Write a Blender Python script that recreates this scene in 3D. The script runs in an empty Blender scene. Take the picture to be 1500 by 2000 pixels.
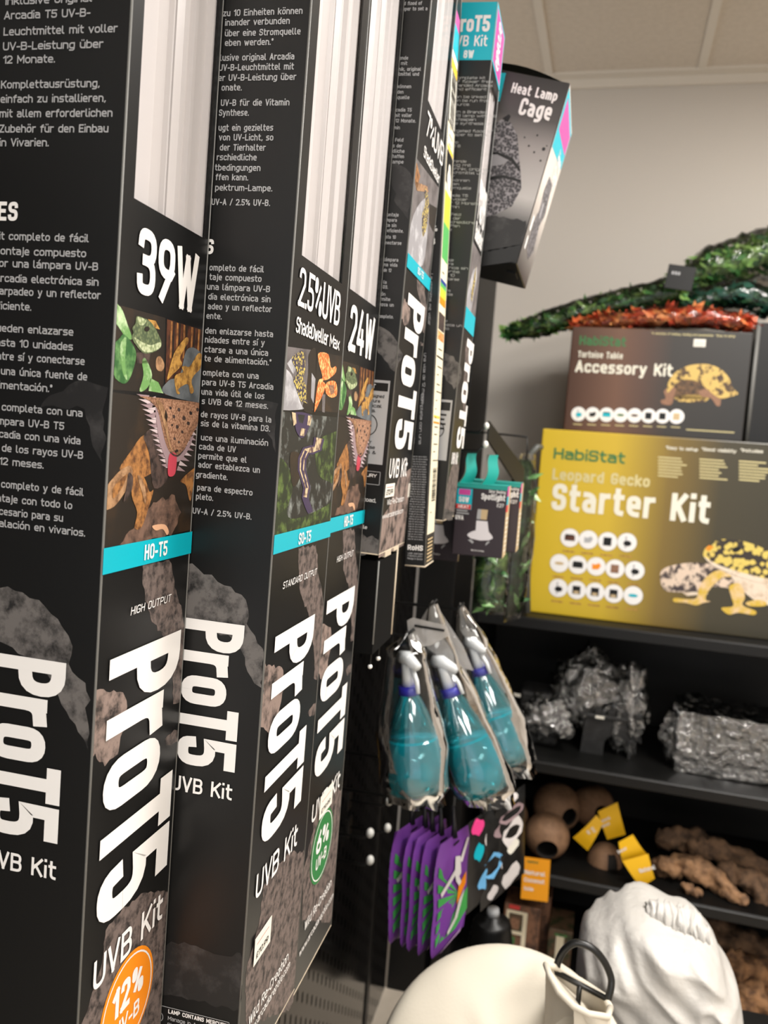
import bpy, bmesh, math, random
from mathutils import Vector, Matrix, noise
from mathutils.geometry import tessellate_polygon

# ------------------------------------------------------------------ camera, light, exposure
SC = bpy.context.scene
COL = SC.collection
EYE = 1.60                      # height of the phone above the floor
FPX = 1650.0                    # focal length for a 1500 x 2000 frame
YAW, PITCH, ROLL = -0.22465, 0.08276, 0.07315


def _rot():
    cy, sy = math.cos(YAW), math.sin(YAW)
    rz = Matrix(((cy, -sy, 0), (sy, cy, 0), (0, 0, 1)))
    b = Matrix(((1, 0, 0), (0, 0, -1), (0, 1, 0)))
    ct, st = math.cos(PITCH), math.sin(PITCH)
    rx = Matrix(((1, 0, 0), (0, ct, -st), (0, st, ct)))
    cr, sr = math.cos(ROLL), math.sin(ROLL)
    rr = Matrix(((cr, -sr, 0), (sr, cr, 0), (0, 0, 1)))
    return rr @ rx @ b @ rz


RCAM = _rot()
cam_data = bpy.data.cameras.new('camera')
cam = bpy.data.objects.new('camera', cam_data)
COL.objects.link(cam)
SC.camera = cam
cam_data.sensor_fit = 'VERTICAL'
cam_data.sensor_height = 36.0
cam_data.sensor_width = 27.0
cam_data.lens = FPX / 2000 * 36
cam_data.clip_start = 0.02
cam_data.dof.use_dof = True
cam_data.dof.focus_distance = 0.66
cam_data.dof.aperture_fstop = cam_data.lens / 3.6
_m = (RCAM.transposed() @ Matrix(((1, 0, 0), (0, -1, 0), (0, 0, -1)))).to_4x4()
_m.translation = (0, 0, EYE)
cam.matrix_world = _m

SC.view_settings.view_transform = 'Standard'
SC.view_settings.look = 'None'
SC.view_settings.exposure = 0.03
SC.view_settings.gamma = 1.0
SC.view_settings.use_curve_mapping = False
SC.cycles.max_bounces = 8
SC.cycles.transparent_max_bounces = 24
SC.cycles.caustics_reflective = False
SC.cycles.caustics_refractive = False
SC.cycles.use_denoising = True

world = bpy.data.worlds.new('shop_air')
SC.world = world
world.use_nodes = True
world.node_tree.nodes['Background'].inputs[0].default_value = (0.95, 0.97, 1.0, 1)
world.node_tree.nodes['Background'].inputs[1].default_value = 1.0

# ceiling light panels of the shop: (x, y, size x, size y, watts)
LAMPS = [(1.15, -0.35, 0.6, 1.2, 46), (0.8, 1.35, 0.6, 0.6, 50), (0.1, -1.9, 1.2, 0.6, 44)]
CEIL = 2.80
RY = -0.0319                    # the room is turned this much against the wall display


def lamp(i, x, y, sx, sy, w):
    d = bpy.data.lights.new('light_panel_glow', 'AREA')
    d.shape = 'RECTANGLE'
    d.size, d.size_y, d.energy = sx, sy, w
    d.color = (1.0, 0.965, 0.92)
    o = bpy.data.objects.new('light_panel_glow', d)
    o.location = (x, y, CEIL - 0.03)
    COL.objects.link(o)


for i_, l_ in enumerate(LAMPS):
    lamp(i_, *l_)

# ------------------------------------------------------------------ placing helpers


def ray(px, py):
    return RCAM.transposed() @ Vector(((px - 750) / FPX, (py - 1000) / FPX, 1.0))


def PG(px, py, Y):              # point of the display frame at distance Y along the aisle
    v = ray(px, py)
    v = v * (Y / v.y)
    return Vector((v.x, v.y, v.z + EYE))


_c, _s = math.cos(RY), math.sin(RY)


def PR(px, py, Y):              # the same in the room frame (square to the back wall)
    v = ray(px, py)
    v = Vector((_c * v.x + _s * v.y, -_s * v.x + _c * v.y, v.z))
    v = v * (Y / v.y)
    return Vector((v.x, v.y, v.z + EYE))


def r2w(p):
    return Vector((_c * p[0] - _s * p[1], _s * p[0] + _c * p[1], p[2]))


# ------------------------------------------------------------------ materials
MATS = {}


def lin(c):
    c = c / 255.0
    return c / 12.92 if c <= 0.04045 else ((c + 0.055) / 1.055) ** 2.4


def rgb(c):
    return (lin(c[0]), lin(c[1]), lin(c[2]), 1)


def M(name, c=None, rough=0.5, spec=0.5, metal=0.0, n=None, bump=None, emit=None, coat=0.0, vor=None):
    """plain or noise-mottled surface. n=(colour2, scale, low, high, detail); vor=(colour2, scale, low, high)"""
    if name in MATS:
        return MATS[name]
    m = bpy.data.materials.new(name)
    m.use_nodes = True
    nt = m.node_tree
    b = nt.nodes['Principled BSDF']
    b.inputs['Base Color'].default_value = rgb(c)
    b.inputs['Roughness'].default_value = rough
    b.inputs['Specular IOR Level'].default_value = spec
    b.inputs['Metallic'].default_value = metal
    b.inputs['Coat Weight'].default_value = coat
    tc = None
    if n or bump or vor:
        tc = nt.nodes.new('ShaderNodeTexCoord')
    if n or vor:
        if n:
            t = nt.nodes.new('ShaderNodeTexNoise')
            t.inputs['Scale'].default_value = n[1]
            t.inputs['Detail'].default_value = n[4] if len(n) > 4 else 6
            t.inputs['Roughness'].default_value = 0.65
            lo, hi, c2, out = n[2], n[3], n[0], 'Fac'
        else:
            t = nt.nodes.new('ShaderNodeTexVoronoi')
            t.inputs['Scale'].default_value = vor[1]
            lo, hi, c2, out = vor[2], vor[3], vor[0], 'Distance'
        nt.links.new(tc.outputs['Object'], t.inputs['Vector'])
        r = nt.nodes.new('ShaderNodeMapRange')
        r.inputs[1].default_value, r.inputs[2].default_value = lo, hi
        mx = nt.nodes.new('ShaderNodeMix')
        mx.data_type = 'RGBA'
        mx.inputs[6].default_value = rgb(c)
        mx.inputs[7].default_value = rgb(c2)
        nt.links.new(t.outputs[out], r.inputs[0])
        nt.links.new(r.outputs[0], mx.inputs[0])
        nt.links.new(mx.outputs[2], b.inputs['Base Color'])
    if bump:
        t2 = nt.nodes.new('ShaderNodeTexNoise')
        t2.inputs['Scale'].default_value = bump[0]
        t2.inputs['Detail'].default_value = 5
        nt.links.new(tc.outputs['Object'], t2.inputs['Vector'])
        bp = nt.nodes.new('ShaderNodeBump')
        bp.inputs['Strength'].default_value = bump[1]
        bp.inputs['Distance'].default_value = bump[2] if len(bump) > 2 else 0.01
        nt.links.new(t2.outputs['Fac'], bp.inputs['Height'])
        nt.links.new(bp.outputs[0], b.inputs['Normal'])
    if emit:
        b.inputs['Emission Color'].default_value = rgb(emit[0])
        b.inputs['Emission Strength'].default_value = emit[1]
    MATS[name] = m
    return m


def clear(name, tint, gloss, rough=0.05, diff=None, dfac=0.0, bump=None, ior=1.45):
    """thin see-through plastic: tinted pass-through, some milky diffuse and a glossy skin"""
    if name in MATS:
        return MATS[name]
    m = bpy.data.materials.new(name)
    m.use_nodes = True
    nt = m.node_tree
    nt.nodes.clear()
    out = nt.nodes.new('ShaderNodeOutputMaterial')
    tr = nt.nodes.new('ShaderNodeBsdfTransparent')
    tr.inputs[0].default_value = (*tint, 1)
    gl = nt.nodes.new('ShaderNodeBsdfGlossy')
    gl.inputs['Roughness'].default_value = rough
    last = tr
    if diff:
        df = nt.nodes.new('ShaderNodeBsdfDiffuse')
        df.inputs[0].default_value = rgb(diff)
        m1 = nt.nodes.new('ShaderNodeMixShader')
        m1.inputs[0].default_value = dfac
        nt.links.new(tr.outputs[0], m1.inputs[1])
        nt.links.new(df.outputs[0], m1.inputs[2])
        last = m1
    lw = nt.nodes.new('ShaderNodeFresnel')
    lw.inputs['IOR'].default_value = ior
    ma = nt.nodes.new('ShaderNodeMath')
    ma.operation = 'MULTIPLY_ADD'
    ma.inputs[1].default_value = 1.0
    ma.inputs[2].default_value = gloss
    ma.use_clamp = True
    nt.links.new(lw.outputs[0], ma.inputs[0])
    m2 = nt.nodes.new('ShaderNodeMixShader')
    nt.links.new(ma.outputs[0], m2.inputs[0])
    nt.links.new(last.outputs[0], m2.inputs[1])
    nt.links.new(gl.outputs[0], m2.inputs[2])
    if bump:
        tc = nt.nodes.new('ShaderNodeTexCoord')
        t2 = nt.nodes.new('ShaderNodeTexNoise')
        t2.inputs['Scale'].default_value = bump[0]
        t2.inputs['Detail'].default_value = 3
        nt.links.new(tc.outputs['Object'], t2.inputs['Vector'])
        bp = nt.nodes.new('ShaderNodeBump')
        bp.inputs['Strength'].default_value = bump[1]
        bp.inputs['Distance'].default_value = bump[2]
        nt.links.new(t2.outputs['Fac'], bp.inputs['Height'])
        nt.links.new(bp.outputs[0], gl.inputs['Normal'])
        nt.links.new(bp.outputs[0], lw.inputs['Normal'])
    nt.links.new(m2.outputs[0], out.inputs[0])
    MATS[name] = m
    return m


def gradient(name, stops, axis, a, b, rough=0.35):
    """printed colour run along one axis of the object, from a to b (metres)"""
    m = bpy.data.materials.new(name)
    m.use_nodes = True
    nt = m.node_tree
    bs = nt.nodes['Principled BSDF']
    bs.inputs['Roughness'].default_value = rough
    tc = nt.nodes.new('ShaderNodeTexCoord')
    sp = nt.nodes.new('ShaderNodeSeparateXYZ')
    mr = nt.nodes.new('ShaderNodeMapRange')
    mr.inputs[1].default_value, mr.inputs[2].default_value = a, b
    cr = nt.nodes.new('ShaderNodeValToRGB')
    el = cr.color_ramp.elements
    el[0].position, el[0].color = stops[0][0], rgb(stops[0][1])
    el[1].position, el[1].color = stops[-1][0], rgb(stops[-1][1])
    for p, c in stops[1:-1]:
        e = el.new(p)
        e.color = rgb(c)
    nt.links.new(tc.outputs['Object'], sp.inputs[0])
    nt.links.new(sp.outputs[axis], mr.inputs[0])
    nt.links.new(mr.outputs[0], cr.inputs[0])
    nt.links.new(cr.outputs[0], bs.inputs['Base Color'])
    MATS[name] = m
    return m


# ------------------------------------------------------------------ mesh collector
BASE = {}


class G:
    def __init__(s):
        s.v, s.f, s.mi, s.sm, s.mats = [], [], [], [], []

    def m(s, mat):
        if isinstance(mat, str):
            mat = MATS[mat]
        if mat not in s.mats:
            s.mats.append(mat)
        return s.mats.index(mat)

    def add(s, vs, fs, mat, smooth=False):
        k, i = len(s.v), s.m(mat)
        s.v += [Vector(p) for p in vs]
        for f in fs:
            s.f.append([k + j for j in f])
            s.mi.append(i)
            s.sm.append(smooth)

    def quad(s, a, b, c, d, mat):
        s.add([a, b, c, d], [(0, 1, 2, 3)], mat)

    def poly(s, pts, mat):
        pts = [Vector(p) for p in pts]
        for t in tessellate_polygon([pts]):
            s.add([pts[j] for j in t], [(0, 1, 2)], mat)

    def box(s, a, b, mat, bev=0.0, seg=2, smooth=False):
        a, b = Vector(a), Vector(b)
        if not bev:
            x0, y0, z0 = a
            x1, y1, z1 = b
            v = [(x0, y0, z0), (x1, y0, z0), (x1, y1, z0), (x0, y1, z0), (x0, y0, z1), (x1, y0, z1), (x1, y1, z1), (x0, y1, z1)]
            s.add(v, [(3, 2, 1, 0), (4, 5, 6, 7), (0, 1, 5, 4), (1, 2, 6, 5), (2, 3, 7, 6), (3, 0, 4, 7)], mat)
            return
        bm = bmesh.new()
        bmesh.ops.create_cube(bm, size=1)
        for q in bm.verts:
            q.co = Vector((a[k] + (q.co[k] + .5) * (b[k] - a[k]) for k in range(3)))
        bmesh.ops.bevel(bm, geom=bm.edges[:], offset=bev, segments=seg, affect='EDGES', profile=0.5)
        bm.verts.index_update()
        s.add([q.co.copy() for q in bm.verts], [[q.index for q in f.verts] for f in bm.faces], mat, smooth)
        bm.free()

    def tube(s, path, r, mat, n=8, caps=True, flat=1.0):
        path = [Vector(p) for p in path]
        rs = r if isinstance(r, (list, tuple)) else [r] * len(path)
        vs, fs = [], []
        nrm = None
        for i, p in enumerate(path):
            t = (path[min(i + 1, len(path) - 1)] - path[max(i - 1, 0)]).normalized()
            if nrm is None:
                nrm = t.orthogonal().normalized()
            nrm = (nrm - t * nrm.dot(t)).normalized()
            bn = t.cross(nrm)
            for k in range(n):
                a = 2 * math.pi * k / n
                vs.append(p + (nrm * math.cos(a) + bn * math.sin(a) * flat) * rs[i])
        for i in range(len(path) - 1):
            for k in range(n):
                fs.append((i * n + k, i * n + (k + 1) % n, (i + 1) * n + (k + 1) % n, (i + 1) * n + k))
        if caps:
            fs.append(tuple(range(n - 1, -1, -1)))
            fs.append(tuple((len(path) - 1) * n + k for k in range(n)))
        s.add(vs, fs, mat, True)

    def lathe(s, prof, c, mat, n=28, axis=None, sx=1.0, sy=1.0):
        c = Vector(c)
        q = Vector((0, 0, 1)).rotation_difference(Vector(axis)).to_matrix() if axis else Matrix.Identity(3)
        vs, fs = [], []
        for r, z in prof:
            for k in range(n):
                a = 2 * math.pi * k / n
                vs.append(c + q @ Vector((r * math.cos(a) * sx, r * math.sin(a) * sy, z)))
        for i in range(len(prof) - 1):
            for k in range(n):
                fs.append((i * n + k, i * n + (k + 1) % n, (i + 1) * n + (k + 1) % n, (i + 1) * n + k))
        s.add(vs, fs, mat, True)

    def grid(s, rows, mat, smooth=True, close=False):
        n = len(rows[0])
        vs = [p for r in rows for p in r]
        fs = []
        for i in range(len(rows) - 1):
            for k in range(n if close else n - 1):
                fs.append((i * n + k, i * n + (k + 1) % n, (i + 1) * n + (k + 1) % n, (i + 1) * n + k))
        s.add(vs, fs, mat, smooth)

    def ball(s, c, r, mat, n=12, sc=(1, 1, 1), fn=None):
        c = Vector(c)
        rows = []
        for i in range(n + 1):
            th = math.pi * i / n
            row = []
            for k in range(2 * n):
                ph = math.pi * k / n
                d = Vector((math.sin(th) * math.cos(ph), math.sin(th) * math.sin(ph), math.cos(th)))
                f = fn(d) if fn else 1.0
                row.append(c + Vector((d.x * sc[0], d.y * sc[1], d.z * sc[2])) * r * f)
            rows.append(row)
        s.grid(rows, mat, True, True)

    def build(s, name, parent=None, base=None):
        me = bpy.data.meshes.new(name)
        if base is None:
            base = BASE[parent.name] if parent else Vector((0, 0, 0))
        me.from_pydata([p - base for p in s.v], [], s.f)
        for m_ in s.mats:
            me.materials.append(m_)
        me.polygons.foreach_set('material_index', s.mi)
        me.polygons.foreach_set('use_smooth', s.sm)
        me.update()
        o = bpy.data.objects.new(name, me)
        COL.objects.link(o)
        if parent:
            o.parent = parent
        BASE[o.name] = base
        return o


def tag(o, label, cat, group=None, kind=None):
    o['label'], o['category'] = label, cat
    if group:
        o['group'] = group
    if kind:
        o['kind'] = kind


def place(o, base, fr, rot=(0, 0, 0)):
    o.location = r2w(base) if fr == 'r' else base
    o.rotation_euler = (rot[0], rot[1], rot[2] + (RY if fr == 'r' else 0))


def thing(name, label, cat, base, fr='g', group=None, rot=(0, 0, 0)):
    o = bpy.data.objects.new(name, None)
    o.empty_display_size = 0.02
    COL.objects.link(o)
    base = Vector(base)
    BASE[o.name] = base
    place(o, base, fr, rot)
    tag(o, label, cat, group)
    return o


def solo(g, name, label, cat, base, fr='g', group=None, rot=(0, 0, 0), kind=None):
    base = Vector(base)
    o = g.build(name, None, base)
    place(o, base, fr, rot)
    tag(o, label, cat, group, kind)
    return o


def struct(g, name, fr='r'):
    o = g.build(name, None, Vector((0, 0, 0)))
    place(o, Vector((0, 0, 0)), fr)
    o['kind'] = 'structure'
    return o


def sub(o, key, val):
    o['label'] = val
    return o


# ------------------------------------------------------------------ flat print: face frames and lettering
class F:
    """a flat face: origin, right axis u, up axis v, outward normal n"""

    def __init__(s, o, u, v, n, fr='g', step=0.00012):
        s.o, s.u, s.v, s.n, s.fr, s.step = Vector(o), Vector(u), Vector(v), Vector(n), fr, step

    def p(s, a, b, L=1):
        return s.o + s.u * a + s.v * b + s.n * (s.step * L)

    def px(s, x, y):
        d = ray(x, y)
        if s.fr == 'r':
            d = Vector((_c * d.x + _s * d.y, -_s * d.x + _c * d.y, d.z))
        e = Vector((0, 0, EYE))
        k = (s.o - e).dot(s.n) / d.dot(s.n)
        q = e + d * k - s.o
        return (q.dot(s.u), q.dot(s.v))


FONT = {}
_DEF = '''
A.62 0,0 .5,1 1,0|.17,.28 .83,.28
B.58 0,0 0,1 .95,1* .95,.53* 0,.53|0,.53 1,.53* 1,0* 0,0
C.56 1,.80 1,1* 0,1* 0,0* 1,0* 1,.20
D.58 0,0 0,1 1,1* 1,0* 0,0 z
E.5 1,1 0,1 0,0 1,0|0,.52 .85,.52
F.48 1,1 0,1 0,0|0,.5 .85,.5
G.57 1,.82 1,1* 0,1* 0,0* 1,0* 1,.46 .55,.46
H.58 0,0 0,1|1,0 1,1|0,.52 1,.52
I.0 0,0 0,1
J.45 1,1 1,0* 0,0* 0,.25
K.58 0,0 0,1|1,1 .08,.40|.34,.60 1,0
L.48 0,1 0,0 1,0
M.74 0,0 0,1 .5,.3 1,1 1,0
N.6 0,0 0,1 1,0 1,1
O.58 0,1* 1,1* 1,0* 0,0* z
P.56 0,0 0,1 1,1* 1,.44* 0,.44
Q.58 0,1* 1,1* 1,0* 0,0* z|.6,.25 1,-.03
R.58 0,0 0,1 1,1* 1,.46* 0,.46|.5,.46 1,0
S.55 1,.84 1,1* 0,1* 0,.52* 1,.52* 1,0* 0,0* 0,.16
T.54 0,1 1,1|.5,1 .5,0
U.58 0,1 0,0* 1,0* 1,1
V.6 0,1 .5,0 1,1
W.88 0,1 .26,0 .5,.9 .74,0 1,1
X.58 0,0 1,1|0,1 1,0
Y.58 0,1 .5,.45 1,1|.5,.45 .5,0
Z.52 0,1 1,1 0,0 1,0
a.5 .05,.72 1,.72* 1,0|1,.42 0,.42* 0,0* 1,0
b.52 0,1 0,0|0,.72 1,.72* 1,0* 0,0
c.48 1,.60 1,.72* 0,.72* 0,0* 1,0* 1,.12
d.52 1,1 1,0|1,.72 0,.72* 0,0* 1,0
e.5 0,.36 1,.36 1,.72* 0,.72* 0,0* .9,0
f.34 1,1 .35,1* .35,0|0,.72 1,.72
g.52 1,0 0,0* 0,.72* 1,.72|1,.72 1,-.3* .05,-.3
h.52 0,1 0,0|0,.72 1,.72* 1,0
i.0 0,.66 0,0|0,1.04 0,1.05
j.12 1,.72 1,-.3* 0,-.3|1,.97 1,1
k.52 0,0 0,1|1,.72 .05,.3|.32,.42 1,0
l.18 0,1 0,0* 1,0
m.84 0,0 0,.72|0,.72 .5,.72* .5,0|.5,.72 1,.72* 1,0
n.52 0,0 0,.72|0,.72 1,.72* 1,0
o.52 0,.72* 1,.72* 1,0* 0,0* z
p.52 0,-.3 0,.72|0,.72 1,.72* 1,0* 0,0
q.52 1,-.3 1,.72|1,.72 0,.72* 0,0* 1,0
r.34 0,0 0,.72|0,.45 0,.72* 1,.72
s.46 .95,.72 0,.72* 0,.38* 1,.38* 1,0* 0,0
t.34 .3,1 .3,0* 1,0|0,.72 1,.72
u.52 0,.72 0,0* 1,0|1,.72 1,0
v.52 0,.72 .5,0 1,.72
w.78 0,.72 .26,0 .5,.6 .74,0 1,.72
x.5 0,0 1,.72|0,.72 1,0
y.52 0,.72 .5,0|1,.72 .36,-.3 .1,-.3
z.46 0,.72 1,.72 0,0 1,0
0.56 0,1* 1,1* 1,0* 0,0* z
1.26 0,.78 1,1 1,0
2.54 0,.82 0,1* 1,1* 1,.6 0,0 1,0
3.54 0,.84 0,1* 1,1* 1,.53* .35,.53|.35,.53 1,.53* 1,0* 0,0* 0,.16
4.62 .5,1 .02,.24 1,.24|.74,.52 .74,0
5.54 1,1 .05,1 .03,.56 1,.6* 1,0* 0,0* 0,.16
6.54 .75,1 .1,.5 0,.36 0,0* 1,0* 1,.56* .1,.56
7.5 0,1 1,1 .35,0
8.54 .06,1* .94,1* .94,.53* .06,.53* z|0,.53* 1,.53* 1,0* 0,0* z
9.54 1,.5 .9,.44 0,.44* 0,1* 1,1* 1,.62 .9,.5 .25,0
..0 0,0 0,.02
,.06 1,.02 0,-.12
-.3 0,.38 1,.38
/.4 0,-.05 1,1.05
%.8 .25,.2 .75,.8|0,1* .25,1* .25,.66* 0,.66* z|.75,.34* 1,.34* 1,0* .75,0* z
*.2 .5,1 .5,.75|.1,.95 .9,.8|.1,.8 .9,.95
:.0 0,0 0,.02|0,.5 0,.52
&.6 1,0 .15,.75 .15,1* .65,1* .65,.7 0,.3 0,0* .6,0 1,.4
£.5 1,.8 1,1* .25,1* .25,0|0,0 1,0|0,.48 .75,.48
!.0 0,1 0,.3|0,0 0,.02
'.0 0,1 0,.85
+.4 0,.4 1,.4|.5,.62 .5,.18
'''
for _l in _DEF.strip().split('\n'):
    _ch = _l[0]
    _w, _rest = _l[1:].split(' ', 1)
    _st = []
    for _s1 in _rest.split('|'):
        _pts, _cl = [], False
        for _t in _s1.split():
            if _t == 'z':
                _cl = True
                continue
            _rd = _t.endswith('*')
            _x, _y = _t.rstrip('*').split(',')
            _pts.append((float(_x), float(_y), _rd))
        _st.append((_pts, _cl))
    FONT[_ch] = (float(_w), _st)
ACC = {'á': ('a', 1), 'é': ('e', 1), 'í': ('i', 1), 'ó': ('o', 1), 'ú': ('u', 1), 'ü': ('u', 2), 'ö': ('o', 2), 'ä': ('a', 2), 'Í': ('I', 1)}


def _round(pts, closed, rad):
    out, n = [], len(pts)
    for i, (x, y, r) in enumerate(pts):
        p = Vector((x, y))
        if not r or (not closed and i in (0, n - 1)):
            out.append(p)
            continue
        a, b = Vector(pts[i - 1][:2]), Vector(pts[(i + 1) % n][:2])
        da, db = a - p, b - p
        la = da.length * (.5 if pts[i - 1][2] else 1)
        lb = db.length * (.5 if pts[(i + 1) % n][2] else 1)
        q = min(rad, la, lb)
        s_, e_ = p + da.normalized() * q, p + db.normalized() * q
        for k in range(6):
            t = k / 5
            # blend between a circle-like and quadratic corner
            out.append(s_ * (1 - t) ** 2 + p * 2 * t * (1 - t) * 1.0 + e_ * t ** 2)
    res = [out[0]]
    for p in out[1:]:
        if (p - res[-1]).length > 1e-6:
            res.append(p)
    if closed and (res[0] - res[-1]).length < 1e-6:
        res.pop()
    return res


def _ribbon(pts, closed, hw):
    """outline quads of a pen line of half width hw; sharp turns are cut into separate strokes"""
    if not closed:
        runs, cur = [], [pts[0]]
        for i in range(1, len(pts)):
            cur.append(pts[i])
            if i < len(pts) - 1:
                d0, d1 = (pts[i] - pts[i - 1]).normalized(), (pts[i + 1] - pts[i]).normalized()
                if d0.dot(d1) < -0.2:
                    runs.append(cur)
                    cur = [pts[i]]
        runs.append(cur)
    else:
        runs = [pts]
    quads = []
    for run in runs:
        n = len(run)
        if n < 2:
            continue
        L, R_ = [], []
        for i, p in enumerate(run):
            if closed:
                a, b = run[i - 1], run[(i + 1) % n]
            else:
                a, b = run[max(i - 1, 0)], run[min(i + 1, n - 1)]
            d0 = (p - a).normalized() if (p - a).length > 1e-9 else (b - p).normalized()
            d1 = (b - p).normalized() if (b - p).length > 1e-9 else d0
            n0, n1 = Vector((-d0.y, d0.x)), Vector((-d1.y, d1.x))
            mt = n0 + n1
            mt = mt.normalized() if mt.length > 1e-6 else n0
            k = hw / max(mt.dot(n0), 0.4)
            q = p.copy()
            if not closed and i == 0:
                q = q - d1 * hw
            if not closed and i == n - 1:
                q = q + d0 * hw
            L.append(q + mt * k)
            R_.append(q - mt * k)
        for i in range(n if closed else n - 1):
            j = (i + 1) % n
            quads.append((L[i], L[j], R_[j], R_[i]))
    return quads


def text(g, f, s, x, y, h, mat, w=None, wt=0.13, gap=0.13, L=6, rot=False, slant=0.0, align='l', right=None, rad=.27):
    """letter the face f. x, y is the start of the baseline, h the cap height, w the wanted length"""
    hw = wt * h / 2
    gl = []
    for ch in s:
        if ch == ' ':
            gl.append((None, .28, 0))
            continue
        ac = 0
        if ch in ACC:
            ch, ac = ACC[ch]
        wd, st = FONT.get(ch, FONT['-'])
        gl.append((st, wd, ac))
    nat = sum(q[1] for q in gl)
    fixed = (len(gl) * wt + (len(gl) - 1) * gap * .75) * h
    k, st_ = 1.0, 1.0
    if w is not None:
        k = (w - fixed) / (nat * h)
        if k < .6:
            # tall narrow lettering: draw it at a lower height, then stretch it upwards
            h0 = w / (len(gl) * wt + (len(gl) - 1) * gap * .75 + nat * .6)
            st_, h, k = h / h0, h0, .6
            hw = wt * h / 2
            fixed = (len(gl) * wt + (len(gl) - 1) * gap * .75) * h
    tot = fixed + nat * h * k
    if right is not None:
        x = right - tot
    if align == 'c':
        x, y = (x, y + tot / 2) if rot else (x - tot / 2, y)
    cx = 0.0
    for st, wd, ac in gl:
        gw = wd * h * k
        if st:
            segs = list(st)
            for pts, cl in segs:
                pp = [(cx + hw + a * gw, hw + b * (h - 2 * hw), r) for a, b, r in pts]
                for q in _ribbon(_round(pp, cl, rad * h), cl, hw):
                    _put(g, f, q, x, y, mat, L, rot, slant, st_)
            if ac:
                m_ = cx + hw + gw / 2
                if ac == 1:
                    ln = [[Vector((m_, h * .9)), Vector((m_ + .12 * h, h * 1.06))]]
                else:
                    ln = [[Vector((m_ - .13 * h, h * .97)), Vector((m_ - .13 * h, h))], [Vector((m_ + .13 * h, h * .97)), Vector((m_ + .13 * h, h))]]
                for l_ in ln:
                    for q in _ribbon(l_, False, hw * .9):
                        _put(g, f, q, x, y, mat, L, rot, slant, st_)
        cx += gw + (wt + gap * .75) * h
    return tot


_NQ = [0]


def _put(g, f, q, x, y, mat, L, rot, slant, st_):
    pts = []
    _NQ[0] += 1
    L += (_NQ[0] % 29) * .03    # strokes of one letter never share a plane
    for p in q:
        a, b = p.x + slant * p.y, p.y * st_
        pts.append(f.p(x + b, y - a, L) if rot else f.p(x + a, y + b, L))
    g.add(pts, [(0, 1, 2, 3)], mat)


def textpx(g, f, s, bl, br, tl, mat, **kw):
    """lettering whose baseline runs between two places seen on the face"""
    a, b, c = f.px(*bl), f.px(*br), f.px(*tl)
    text(g, f, s, a[0], (a[1] + b[1]) / 2, c[1] - a[1], mat, w=b[0] - a[0], **kw)


def lines(g, f, rows, cap, mat, L=6, wt=.165):
    for s, x0, y0, x1, y1 in rows:
        a, b = f.px(x0, y0), f.px(x1, y1)
        text(g, f, s, a[0], (a[1] + b[1]) / 2, cap, mat, w=b[0] - a[0], wt=wt, L=L)


def ragged(q, amp, seed=0.0):
    """break the outline of a printed rock into an uneven line"""
    out = []
    for i in range(len(q)):
        a, b = Vector(q[i]), Vector(q[(i + 1) % len(q)])
        n = max(1, int((b - a).length / (amp * 1.4)))
        for k in range(n):
            p = a.lerp(b, k / n)
            d = noise.noise(Vector((p.x * 190 + seed, p.y * 190, 1.7))) * amp + noise.noise(Vector((p.x * 620, p.y * 620 + seed, 4.1))) * amp * .5
            e = (b - a).normalized()
            out.append((p.x - e.y * d, p.y + e.x * d))
    return out


def soft(q, k=4):
    """round a printed outline (closed spline through its points)"""
    n = len(q)
    if n < 5:
        return q
    out = []
    for i in range(n):
        a, b, c, d = (Vector(q[(i + j) % n]) for j in (-1, 0, 1, 2))
        for m_ in range(k):
            t = m_ / k
            p = .5 * (2 * b + (c - a) * t + (2 * a - 5 * b + 4 * c - d) * t * t + (3 * b - a - 3 * c + d) * t ** 3)
            out.append((p.x, p.y))
    return out


def art(g, f, pts, mat, L, k=None):
    """a printed colour patch; pts in picture places on the face"""
    q = [f.px(*p) for p in pts]
    if mat.name.startswith('rock'):
        q = ragged(q, .0035)
    g.poly([f.p(a, b, L) for a, b in q], mat)


def patch(g, f, x0, y0, x1, y1, mat, L):
    g.quad(f.p(x0, y0, L), f.p(x1, y0, L), f.p(x1, y1, L), f.p(x0, y1, L), mat)


def disc(g, f, x, y, r, mat, L, n=28, ry=None):
    ry = ry or r
    g.add([f.p(x + r * math.cos(2 * math.pi * k / n), y + ry * math.sin(2 * math.pi * k / n), L) for k in range(n)], [tuple(range(n))], mat)


def ring(g, f, x, y, r0, r1, mat, L, n=32):
    a = [f.p(x + r0 * math.cos(2 * math.pi * k / n), y + r0 * math.sin(2 * math.pi * k / n), L) for k in range(n)]
    b = [f.p(x + r1 * math.cos(2 * math.pi * k / n), y + r1 * math.sin(2 * math.pi * k / n), L) for k in range(n)]
    g.grid([a + [a[0]], b + [b[0]]], mat, False)

# ------------------------------------------------------------------ surfaces used
M('wall_paint', (210, 203, 194), .75, bump=(90, .05, .002))
M('tile', (222, 211, 197), .9, n=((214, 203, 189), 60, .35, .65, 4))
M('grid_white', (228, 220, 208), .5)
M('floor_vinyl', (206, 194, 178), .4, n=((194, 182, 166), 9, .35, .65, 5))
M('card', (19, 19, 19), .36, .36)
M('card_edge', (112, 112, 109), .5)  # worn edge grey; on the long boxes also the painted edge highlight
M('card_raw', (196, 182, 160), .8)
M('ink', (236, 234, 232), .45)
M('ink_grey', (168, 169, 171), .5)
M('paper', (232, 228, 216), .6)
M('cyan', (0, 172, 190), .4)
M('magenta', (196, 70, 150), .4)
M('orange_ink', (240, 140, 22), .4)
M('green_ink', (42, 122, 62), .4)
M('aluminium', (205, 200, 198), .3, .5)
M('black_metal', (11, 11, 11), .4, .35)
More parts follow.
